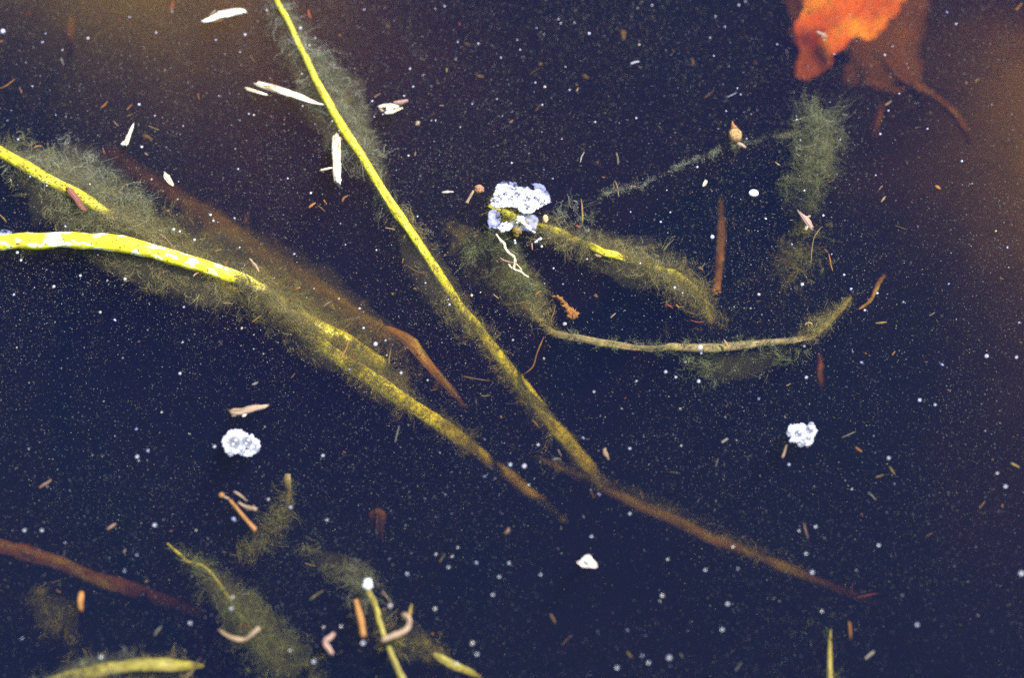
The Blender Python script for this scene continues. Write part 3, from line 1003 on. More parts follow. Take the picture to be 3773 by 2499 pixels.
LZ = -4.4
LO = at('A4', 0, 0, LZ)[:2]
LSX = (at('A4', 500, 200, LZ)[0] - LO[0]) / 500
LSY = (at('A4', 500, 200, LZ)[1] - LO[1]) / 200
lo_ = [(330, -150), (300, -20), (275, 60), (232, 125), (222, 185), (238, 240), (262, 268), (278, 300), (262, 345), (246, 400), (243, 445), (278, 480), (340, 492), (400, 470), (455, 448), (482, 410), (500, 365), (545, 335), (588, 285), (640, 235), (680, 262), (735, 275), (790, 238), (852, 170), (900, 110), (948, 45), (985, -40), (1000, -150), (860, -260), (560, -270)]
outl = [at('A4', x, y, LZ)[:2] for x, y in lo_]
LC = np.mean(np.array(outl), axis=0)
g4 = sheet(outl, LZ, .16, .07, leaf_z, 5, .075)
m, t, b = new_mat('orange leaf skin')
M_LEAF = m
g = N(t, 'ShaderNodeTexCoord')
n1 = noise_tex(t, g.outputs['Object'], .55, 4, .55)
n2 = noise_tex(t, g.outputs['Object'], 4.5, 3, .6)
col = ramp(t, n1, [(.2, (.56, .07, .008)), (.5, (.68, .125, .012)), (.8, (.82, .30, .035))])
col = mixc(t, ramp(t, n2, [(.62, (0, 0, 0)), (.80, (.85, .85, .85))]), col, (.20, .09, .04))
at_ = N(t, 'ShaderNodeAttribute', attribute_name='tint')
col = mixc(t, at_.outputs['Fac'], col, (.20, .045, .012))  # dimness of the deeper lobe painted into the blade colour
t.links.new(col, b.inputs['Base Color'])
b.inputs['Roughness'].default_value = .6
b.inputs['Specular IOR Level'].default_value = .2
base = at('A4', 600, 100, LZ)
T_ = thing('fallen_leaf', 'big glowing orange leaf sunk near the far corner', 'leaf', base)
obj('blade', g4[:3], m, T_, tint=np.repeat(np.array([.85 * low_lobe(v[0], v[1]) for v in g4[0]])[:, None], 3, 1))
rib = pts('A4', (860, -240, LZ), (760, -60, LZ), (640, 100, LZ), (520, 250, LZ), (420, 400, LZ))
for q in rib:
    q[2] = LZ + leaf_z(q[0], q[1]) + .02
obj('midrib', tube(rib, [.07, .065, .055, .045, .02], .8, 8, seed=31), M_LEAF, T_)
# an added leaf shaped sheet, much deeper: puts a rusty glow round the bright leaf
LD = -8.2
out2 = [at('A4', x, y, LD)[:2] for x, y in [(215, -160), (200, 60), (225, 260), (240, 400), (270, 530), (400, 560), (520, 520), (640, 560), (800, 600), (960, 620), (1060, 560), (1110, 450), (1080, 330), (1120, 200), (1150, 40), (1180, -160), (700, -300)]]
m2, t, b = new_mat('rusty glow sheet skin')
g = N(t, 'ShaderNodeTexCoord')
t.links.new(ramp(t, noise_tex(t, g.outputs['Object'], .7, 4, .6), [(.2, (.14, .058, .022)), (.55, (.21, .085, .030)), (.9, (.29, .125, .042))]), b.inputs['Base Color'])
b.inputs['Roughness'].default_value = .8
T_ = thing('sunken_leaf', 'added rusty sheet lying deeper, for the glow round the orange leaf', 'leaf', at('A4', 650, 200, LD))
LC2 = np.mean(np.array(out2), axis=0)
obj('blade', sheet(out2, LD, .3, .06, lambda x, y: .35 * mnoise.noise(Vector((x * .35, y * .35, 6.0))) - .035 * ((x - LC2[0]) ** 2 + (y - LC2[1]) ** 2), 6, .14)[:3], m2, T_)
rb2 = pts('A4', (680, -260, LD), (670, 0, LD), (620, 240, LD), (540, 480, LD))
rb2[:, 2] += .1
obj('midrib', tube(rb2, [.12, .10, .08, .04], .8, 8, seed=33), M_REDBR, T_)  # ridge along the added glow sheet
P = pts('A4', (362, 212, -.1), (385, 225, -.08), (412, 240, -.08), (432, 258, -.1))
T_ = thing('husk_scrap', 'pale pink crumpled scrap floating over the orange leaf', 'husk scrap', P[0])
obj('husk', join(*[ball(at('A4', x, y, -.06), px('A4', r), 40 + k, (1.2, .8, .5), .5, 9, 6) for k, (x, y, r) in enumerate([(375, 220, 13), (392, 228, 16), (412, 236, 18), (424, 250, 13), (405, 250, 10)])]), M_PINK, T_)
obj('dark_tip', ball(at('A4', 416, 272, -.08), px('A4', 10), 46, (1, 1.6, .5), .4, 8, 6), M_BROWN, T_)

# forked sunken roots below the leaf
def root(label, c, parts_, mat, name='sunken_root', seed=50, main='root'):
    P0 = pts(c, *parts_[0][0])
    T_ = thing(name, label, 'root', P0[0])
    for k, (rows, ws) in enumerate(parts_):
        P = pts(c, *rows)
        obj(main if k == 0 else 'side_' + main, tube(P, widths(c, ws, P), .9, 10, seed=seed + k, lump=.12, wob=.25), mat, T_)
    return T_


root('dim rusty root arching below the orange leaf with two side shoots', 'A4', [
    ([(760, 340, -7.40), (850, 440, -7.00), (940, 540, -6.60), (1040, 600, -6.20), (1120, 630, -6.10), (1210, 690, -6.00), (1290, 760, -5.80), (1350, 830, -5.80), (1390, 910, -6.20), (1420, 1010, -7.70)], [24, 40, 46, 60, 46, 36, 46, 44, 34, 14]),
    ([(1040, 590, -6.30), (1060, 660, -6.60), (1085, 730, -6.80), (1090, 800, -7.60)], [40, 44, 38, 14]),
    ([(830, 560, -7.00), (940, 575, -6.70), (1060, 600, -6.30)], [16, 36, 46])], M_ROOT, seed=60)
root('faint straight rusty rootlet hanging below the orange leaf beside the plume', 'A4', [
    ([(815, 710, -7.20), (795, 800, -7.00), (770, 880, -7.00), (752, 960, -7.40), (735, 1060, -8.60)], [18, 34, 38, 34, 14]),
    ([(1030, 730, -7.20), (1000, 790, -7.40), (980, 840, -8.00)], [20, 22, 10])], M_ROOT, seed=70)
root('short deep red root hanging below the end of the tan reed', 'B4', [
    ([(385, 890, -6.72), (388, 960, -6.48), (385, 1040, -6.48), (385, 1110, -6.96), (388, 1170, -8.40)], [14, 36, 42, 38, 14])], M_ROOT, seed=75)
root('faint deep red stalk standing in the brown murk of the far corner', 'A1', [
    ([(490, 100, -6.51), (484, 170, -6.09), (476, 240, -6.09), (480, 340, -6.72), (482, 470, -8.40)], [20, 40, 44, 28, 12])], M_ROOT, seed=78)
root('thin tan brown twig curving beyond the end of the tan reed', 'B4', [
    ([(660, 575, -1.44), (710, 545, -1.76), (750, 495, -2.08), (785, 410, -2.40), (830, 345, -3.20)], [18, 22, 26, 30, 18])], M_REDBR, seed=80, name='twig', main='twig_stem')

# ------------------------------------------------------------------ straw and other bigger scraps afloat
def chip(label, c, rows, ws, mat, seed, name='straw_piece', cat='straw piece', group='straw afloat', thick=.4, spurs=(), groove=.16, ragged=1.6, tip=(.8, .7), sides=12):
    P = pts(c, *rows)
    if not spurs:
        return single(name, tube(P, widths(c, ws, P), thick, sides, seed=seed, groove=groove, ragged=ragged, tip=tip, lump=.07), mat, label, cat, group)
    T_ = thing(name, label, cat, P[0], group)
    obj('stalk', tube(P, widths(c, ws, P), thick, sides, seed=seed, groove=groove, ragged=ragged, tip=tip, lump=.07), mat, T_)
    for k, (rows2, ws2, mat2, nm) in enumerate(spurs):
        Q = pts(c, *rows2)
        obj(nm, tube(Q, widths(c, ws2, Q), .6, 8, seed=seed + 7 + k, groove=.12, ragged=1.0, lump=.1), mat2, T_)
    return T_


chip('broad bright white straw splinter with a stepped edge near the top edge', 'Z4',
     [(1790, 420, .03), (1700, 400, .05), (1400, 440, .06), (1000, 520, .06), (800, 570, .05), (600, 660, .04), (420, 720, .03), (300, 750, .02)], [150, 190, 215, 240, 220, 190, 170, 120], M_STRAWW, 200, thick=.28,
     spurs=[([(1640, 290, .05), (1300, 370, .07), (800, 450, .06)], [60, 110, 90], M_STRAWW, 'raised_strip'),
            ([(1775, 490, -.02), (1300, 610, -.03), (800, 760, -.03), (320, 830, -.03)], [22, 34, 34, 22], M_ORANGE, 'brown_edge'),
            ([(740, 350, 0), (660, 430, -.02), (560, 520, -.05), (500, 530, -.06)], [50, 60, 50, 20], M_TAN, 'splinter')])
chip('long curved white straw ending against the thin yellow stem', 'Z5',
     [(225, 100, .05), (340, 135, .07), (520, 190, .07), (700, 245, .06), (880, 305, .05), (980, 345, .04), (1080, 375, .02), (1180, 395, .0)], [54, 86, 96, 104, 92, 66, 36, 18], M_STRAW, 210,
     spurs=[([(260, 68, .02), (500, 130, .03), (720, 210, .03), (860, 265, .02)], [16, 24, 24, 12], M_TAN, 'peeled_fibre')])
chip('short pale yellow straw just below the long curved straw', 'Z5', [(95, 165, .02), (180, 195, .03), (280, 225, .03), (395, 258, .0)], [38, 42, 44, 30], M_STRAW, 220)
chip('upright cream straw with a side spur, close beside the thin yellow stem', 'Z5',
     [(1325, 805, -.25), (1328, 900, -.12), (1335, 1050, -.0), (1340, 1200, .03), (1345, 1350, .05), (1362, 1480, .03)], [90, 112, 118, 112, 114, 110], M_STRAW, 230, thick=.5,
     spurs=[([(1120, 1296, .03), (1190, 1280, .03), (1285, 1262, .01)], [26, 34, 26], M_STRAW, 'spur'),
            ([(1375, 870, -.2), (1420, 850, -.3), (1470, 850, -.4)], [40, 50, 30], M_TAN, 'bract')])
chip('small grey white straw with a crusty foot near the far corner', 'A1', [(918, 855, .0), (900, 900, .02), (880, 950, .03), (862, 1000, .02)], [14, 24, 32, 40], M_STRAW, 240,
     spurs=[([(835, 992, .02), (855, 985, .02), (880, 990, .02)], [16, 28, 18], M_STRAWW, 'crust')])
chip('small white pointed chip over the brown murk above the yellow stems', 'A1', [(1128, 1190, .02), (1145, 1215, .03), (1165, 1245, .03), (1188, 1274, .02)], [18, 32, 34, 18], M_STRAW, 245)
chip('brick red strip lying across the flaking yellow stem', 'Z6', [(745, 632, -.02), (790, 690, -.0), (840, 750, -.02), (890, 830, -.05), (950, 900, -.1)], [40, 70, 66, 60, 36], M_RED, 250, thick=.2, name='bark_strip', cat='bark strip', group=None)
chip('twisted knobbly tan twig above the round foam cluster', 'Z2', [(450, 365, .0), (600, 390, .02), (760, 370, .03), (900, 330, .03), (1050, 290, .02), (1200, 270, .02), (1350, 240, .0)], [140, 190, 160, 180, 150, 110, 90], M_TAN, 255, thick=.7,
     name='twig', cat='twig', group=None, spurs=[([(600, 420, .0), (540, 450, .0), (475, 445, -.02)], [90, 110, 60], M_TAN, 'knob'), ([(850, 380, .0), (770, 450, .0), (740, 490, .0)], [80, 110, 60], M_STRAW, 'bud')])
chip('pink elbow shaped scrap floating near the bottom edge', 'C2', [(545, 1262, .0), (515, 1292, .02), (480, 1325, .03), (500, 1362, .03), (532, 1408, .0)], [34, 42, 40, 42, 34], M_PINK, 260, thick=.7, name='bent_stalk', cat='stalk', group=None, sides=10, ragged=.6)
chip('straight orange stalk just beside the slim green stem', 'C2', [(692, 1020, -.4), (705, 1080, -.3), (722, 1150, -.2), (738, 1220, -.1), (748, 1288, -.05)], [34, 40, 42, 46, 44], M_ORANGE, 265, thick=.8, name='dead_stalk', cat='stalk', group=None)
chip('hook shaped tan stalk crossing over the slim green stem', 'C2', [(870, 1312, .0), (930, 1290, .02), (1000, 1262, .0), (1045, 1232, -.02), (1062, 1190, -.05), (1050, 1155, -.1), (1010, 1125, -.2)], [34, 42, 38, 36, 34, 36, 30], M_TAN, 270, thick=.8, name='bent_stalk', cat='stalk', group=None, groove=.05,
     spurs=[([(1060, 1160, -.1), (1068, 1110, -.15), (1078, 1060, -.3)], [14, 18, 8], M_BROWN, 'offshoot')])
chip('short upright orange stalk below the deep red brown stem', 'C1', [(560, 970, -.3), (558, 1010, -.2), (553, 1060, -.2), (560, 1115, -.3)], [24, 36, 36, 22], M_ORANGE, 275, thick=.8, name='dead_stalk', cat='stalk', group=None, sides=10)
chip('pale grey tan curved scrap over the grey green algae clump', 'C1', [(1508, 1238, -.5), (1560, 1275, -.4), (1620, 1302, -.35), (1690, 1305, -.3), (1740, 1265, -.15), (1790, 1220, -.05)], [14, 26, 34, 30, 38, 34], M_TAN, 280, name='bent_stalk', cat='stalk', group=None, sides=10)
chip('tan stub with a frayed foot beside the plume stalk', 'A4', [(240, 1448, .02), (262, 1480, .03), (285, 1505, .03), (310, 1540, .02), (340, 1580, .0)], [22, 26, 44, 46, 20], M_PINK, 285, name='straw_piece', thick=.6,
     spurs=[([(290, 1500, .02), (325, 1485, .0)], [26, 14], M_PINK, 'barb'), ([(310, 1545, .02), (285, 1585, .0)], [30, 14], M_STRAW, 'barb')])
chip('white and red edged rod fragment near the open middle of the water', 'A3', [(1330, 1282, .0), (1338, 1262, .02), (1348, 1240, .0)], [22, 26, 22], M_STRAW, 290, sides=10)

# frayed husk near the thin stem
T_ = thing('frayed_husk', 'frayed white and pink husk floating beside the thin yellow stem', 'husk', at('A2', 940, 745))
for k, (rows, ws, mt) in enumerate([([(848, 735, .02), (890, 728, .03), (940, 730, .03), (990, 738, .02)], [16, 26, 34, 20], M_STRAW), ([(890, 778, .02), (935, 772, .03), (980, 755, .02), (1020, 740, 0)], [22, 26, 22, 12], M_STRAW),
                                    ([(905, 745, .03), (945, 758, .04)], [34, 30], M_STRAWW), ([(950, 705, .0), (990, 705, .0), (1045, 690, -.03)], [26, 38, 22], M_PINK), ([(855, 742, .0), (880, 765, .02)], [16, 20], M_TAN)]):
    P = pts('A2', *rows)
    obj('shred', tube(P, widths('A2', ws, P), .5, 9, n=10, seed=300 + k, groove=.2, ragged=1.0, lump=.15), mt, T_)

# seeds and seed heads
m_seed = M_ORANGE
T_ = thing('teardrop_seed', 'pale orange teardrop seed with a pointed tail on the algae thread', 'seed', at('A3', 1548, 930))
obj('husk', ball(at('A3', 1548, 930, .02), px('A3', 46), 310, (1, 1.25, .7), .18, 16, 12), straw_mat('seed husk', (.42, .28, .12), (.20, .10, .035), (.10, .04, .015)), T_)
P = pts('A3', (1540, 885, .03), (1530, 860, .03), (1528, 832, .02))
obj('tail', tube(P, widths('A3', [44, 24, 12], P), .8, 9, n=9, seed=311, lump=.15), M_ORANGE, T_)
P = pts('A3', (1560, 985, -.02), (1595, 1000, -.05), (1620, 1015, -.1))
obj('stalk', tube(P, widths('A3', [22, 22, 14], P), .8, 8, n=9, seed=312, lump=.15), M_TAN, T_)
T_ = thing('seed_head', 'brown round seed head on a tan stalk beside the white foam patch', 'seed head', at('Z1', 390, 210))
obj('head', join(ball(at('Z1', 388, 215, .0), px('Z1', 66), 315, (1.05, 1, .75), .25, 16, 12), ball(at('Z1', 372, 195, .12), px('Z1', 26), 316, (1, 1, .6), .2, 9, 6)), straw_mat('seed head skin', (.40, .22, .11), (.17, .08, .04), (.06, .025, .015)), T_)
P = pts('Z1', (318, 235, .0), (285, 290, .02), (250, 350, .02), (222, 405, .0))
obj('stalk', tube(P, widths('Z1', [34, 36, 34, 46], P), .8, 9, seed=317, lump=.1), M_TAN, T_)
single('orange_seed', ball(at('Z1', 1305, 620, .0), px('Z1', 48), 318, (.82, 1.3, .7), .1, 14, 10), straw_mat('orange seed skin', (.70, .52, .30), (.40, .18, .05), (.16, .06, .02)), 'plump orange seed at the edge of the white foam patch', 'seed')
o = single('white_seed', ball(at('A3', 1674, 1328, .0), px('A3', 32), 319, (1.08, .88, .6), .05, 16, 12), M_STRAWW, 'large bright white oval seed alone on dark water beside the plume', 'seed')
T_ = thing('pale_flake', 'white triangular flake alone on the deep blue water', 'flake', at('C3', 535, 770))
fo = [(545, 718), (560, 742), (592, 775), (602, 800), (585, 812), (545, 806), (500, 806), (475, 785), (458, 772), (490, 752), (515, 728)]
obj('flake', sheet([at('C3', x, y, .02)[:2] for x, y in fo], .03, .05, .05, lambda x, y: .08 * mnoise.noise(Vector((x * 3, y * 3, 0))), 3, .008)[:3], straw_mat('pale flake skin', (.62, .56, .50), (.42, .34, .28), (.20, .12, .09)), T_)
obj('crumb', ball(at('C3', 540, 765, .07), px('C3', 20), 322, (1.3, 1, .6), .4, 9, 6), M_STRAWW, T_)

# curled white rootlet under the foam patch
T_ = thing('curled_rootlet', 'curly forked white rootlet hanging below the white foam patch', 'rootlet', at('Z1', 640, 840))
for k, (rows, ws, nm) in enumerate([([(628, 832, -.1), (690, 920, -.08), (740, 965, -.08), (755, 1030, -.08), (815, 1100, -.1), (880, 1155, -.1), (885, 1235, -.12), (872, 1310, -.15), (960, 1345, -.18), (1010, 1385, -.22), (1072, 1425, -.3)], [26, 36, 34, 34, 36, 36, 38, 34, 34, 26, 26], 'strand'),
                                    ([(680, 1160, -.25), (740, 1195, -.2), (810, 1215, -.18), (880, 1225, -.14)], [18, 24, 22, 16], 'side_strand'), ([(800, 1245, -.25), (835, 1290, -.2), (872, 1312, -.16)], [20, 26, 20], 'side_strand'), ([(905, 1240, -.3), (950, 1290, -.3), (980, 1335, -.25)], [16, 20, 14], 'side_strand')]):
    P = pts('Z1', *rows)
    obj(nm, tube(P, widths('Z1', ws, P), .9, 9, seed=330 + k, lump=.12), M_STRAW if k != 1 else M_PINK, T_)

# orange crumbly debris
T_ = thing('orange_debris', 'crumbly orange worm shaped clot above the end of the tan reed', 'debris clot', at('B3', 390, 570))
obj('clot', join(*[ball(at('B3', x, y, -.7), px('B3', r), 340 + k, (1.2, .9, .7), 1.1, 12, 9) for k, (x, y, r) in enumerate([(325, 495, 14), (345, 512, 18), (362, 530, 16), (375, 555, 18), (392, 575, 16), (408, 592, 24), (430, 605, 26), (445, 620, 22), (408, 630, 18), (432, 638, 14), (300, 492, 10)])]), M_ORANGE, T_)
T_ = thing('stalk_debris', 'ochre stalk with an orange bead and loose fibres below the round foam cluster', 'debris', at('C1', 1660, 430))
P = pts('C1', (1580, 340, .0), (1620, 390, .02), (1680, 460, .02), (1760, 552, -.02))
obj('stalk', tube(P, widths('C1', [20, 24, 26, 30], P), .8, 10, seed=350, groove=.12, ragged=1), M_ORANGE, T_)
obj('bead', ball(at('C1', 1525, 310, .0), px('C1', 19), 351, (1, 1, .8), .2, 10, 8), M_ORANGE, T_)
for k, (rows, ws) in enumerate([([(1610, 285, 0), (1660, 315, -.05), (1700, 350, -.1)], [14, 16, 8]), ([(1640, 360, -.05), (1700, 395, -.05), (1770, 410, -.05)], [16, 22, 20]), ([(1520, 312, 0), (1580, 335, 0)], [10, 12]), ([(1735, 390, -.05), (1760, 410, -.05)], [26, 24])]):
    P = pts('C1', *rows)
    obj('fibre', tube(P, widths('C1', ws, P), .8, 8, n=10, seed=352 + k, lump=.2), M_TAN, T_)


# ------------------------------------------------------------------ foam
def foam_cluster(label, c, big, small, froth_pts, seed, name='foam_cluster', extra=None):
    small = [q for q in small if all(math.hypot(q[0] - b_[0], q[1] - b_[1]) > .98 * b_[2] + .2 * q[2] for b_ in big)]
    b0 = at(c, big[0][0], big[0][1], 0)
    T_ = thing(name, label, 'foam', b0, 'white foam on the surface')
    gs = []
    for k, (x, y, r) in enumerate(small):
        gs.append(ball(at(c, x, y, -.01 + .02 * (k % 3)), px(c, r), seed + k, (1, 1, .85), .03, 10, 7))
    if gs:
        n_ = froth_pts or len(gs)
        for q0 in ([gs[:n_]] + ([gs[n_:]] if len(gs) > n_ else [])):
            obj('froth', join(*q0), M_FROTH, T_)
    for k, (x, y, r) in enumerate(big):
        obj('bubble', ball(at(c, x, y, .05), px(c, r), 1, (1, 1, .9), 0, 18, 12), M_FOAMB, T_)
    return T_


rr = random.Random(5)


def fill(outline, r0, r1, n, rr):
    out = []

    def ins(x, y):
        cc = False
        j = len(outline) - 1
        for i in range(len(outline)):
            a, b_ = outline[i], outline[j]
            if (a[1] > y) != (b_[1] > y) and x < (b_[0] - a[0]) * (y - a[1]) / (b_[1] - a[1]) + a[0]:
                cc = not cc
            j = i
        return cc
    xs, ys = [p[0] for p in outline], [p[1] for p in outline]
    tries = 0
    while len(out) < n and tries < 16000:
        tries += 1
        x, y, r = rr.uniform(min(xs), max(xs)), rr.uniform(min(ys), max(ys)), rr.uniform(r0, r1)
        if ins(x, y) and all((x - a) ** 2 + (y - b_) ** 2 > (.58 * (r + q)) ** 2 for a, b_, q in out):
            out.append((x, y, r))
    return out


foam_cluster('round white foam cluster with two large clear bubbles, under the twisted twig', 'Z2',
             [(550, 1110, 165), (860, 1100, 150), (740, 1340, 90), (460, 1380, 70), (1070, 1280, 75), (925, 1300, 60)],
             fill([(330, 960), (430, 830), (560, 820), (700, 840), (800, 910), (950, 950), (1010, 1030), (1130, 1080), (1140, 1190), (1130, 1310), (1030, 1380), (930, 1440), (760, 1420), (600, 1380), (470, 1410), (330, 1360), (300, 1240), (260, 1100)], 30, 52, 170, rr), None, 400)
foam_cluster('small jagged white foam cluster alone on the open dark water', 'Z3',
             [(750, 720, 150), (840, 1060, 115), (1130, 590, 150), (1060, 880, 90), (440, 700, 85), (1190, 430, 95)],
             fill([(380, 680), (480, 430), (640, 430), (760, 420), (900, 400), (1020, 470), (1200, 360), (1290, 470), (1360, 620), (1290, 760), (1240, 880), (1250, 1000), (1110, 1110), (930, 1130), (780, 1080), (680, 1000), (480, 970), (560, 860), (400, 790)], 34, 60, 170, rr), None, 450)
T_ = foam_cluster('large glaring white foam patch with yellow weed in it', 'Z1',
                  [(925, 275, 52), (1066, 335, 46), (1190, 345, 34), (682, 328, 32), (1050, 438, 34), (830, 190, 30), (770, 280, 26), (830, 345, 26), (625, 375, 28), (575, 350, 22), (910, 215, 36), (1280, 410, 30)],
                  fill([(640, 160), (760, 150), (860, 190), (1000, 200), (1130, 240), (1220, 210), (1280, 300), (1350, 390), (1240, 460), (1150, 500), (1110, 545), (1000, 540), (900, 450), (760, 450), (650, 470), (560, 440), (555, 350), (610, 280)], 13, 24, 900, rr)
                  + fill([(640, 740), (700, 690), (780, 660), (840, 720), (820, 780), (700, 790)], 14, 24, 26, rr)
                  + fill([(920, 590), (1000, 580), (1010, 660), (1110, 750), (1080, 770), (990, 680), (920, 640)], 14, 24, 40, rr)
                  + [(1130, 790, 14), (1155, 805, 16), (1100, 775, 13), (1185, 930, 18), (1210, 905, 15), (1240, 895, 22), (1165, 940, 14), (915, 675, 18), (890, 955, 14), (885, 920, 16)], None, 500, 'foam_patch')


def scum(parent, c, outline, z, cell=.07):
    V, F, uv, bd = sheet([at(c, x, y, z)[:2] for x, y in outline], z, cell, .02, lambda x, y: .03 * mnoise.noise(Vector((x * 2, y * 2, 5))), 9, .02)
    tn_ = np.repeat(bd[:, None], 3, 1)
    if parent is None:
        return (V, F, uv), tn_
    return obj('scum_film', (V, F, uv), M_SCUM, parent, tint=tn_)


scum(T_, 'Z1', [(500, 640), (545, 500), (600, 470), (680, 520), (700, 600), (690, 690), (640, 760), (520, 750)], -.02)
scum(T_, 'Z1', [(1100, 130), (1200, 130), (1290, 160), (1350, 260), (1400, 400), (1330, 430), (1240, 330), (1180, 240)], -.03)
scum(T_, 'Z1', [(650, 120), (760, 100), (920, 110), (930, 180), (1060, 170), (1130, 230), (1000, 230), (820, 190), (660, 180)], -.04)
scum(T_, 'Z1', [(860, 560), (1000, 540), (1160, 560), (1220, 640), (1180, 760), (1080, 800), (900, 780), (800, 700)], -.12)
o = single('algae_knot', join(ball(at('Z1', 912, 790, .0), px('Z1', 66), 520, (1, .9, .8), .35, 26, 18), ball(at('Z1', 905, 845, -.02), px('Z1', 40), 521, (1, .8, .8), .4, 10, 8)),
           stem_mat('algae knot', (.20, .15, .015), (.13, .09, .008), (.06, .03, .006), 1.5, 3), 'dark olive brown ball of weed below the white foam patch', 'weed ball')
geo, tn_ = scum(None, 'B1', [(-60, 30), (0, 30), (50, 28), (85, 40), (80, 62), (30, 72), (-60, 75)], -.01)
single('scum_patch', geo, M_SCUM, 'pale lilac scum smear touching the thick arching stem', 'scum', tint=tn_)
T_ = thing('foam_flake', 'pale blue foam flake at the top of the slim green stem', 'foam', at('C2', 775, 925), 'white foam on the surface')
obj('froth', join(*[ball(at('C2', x, y, .0), px('C2', r), 530 + k, (1, 1, .8), .1, 10, 7) for k, (x, y, r) in enumerate([(765, 905, 18), (785, 900, 16), (755, 935, 16), (775, 925, 20), (795, 918, 14), (780, 948, 13), (800, 940, 10)])]), M_FROTH, T_)
obj('bubble', ball(at('C2', 776, 945, .05), px('C2', 13), 1, (1, 1, .9), 0, 12, 8), M_FOAMB, T_)


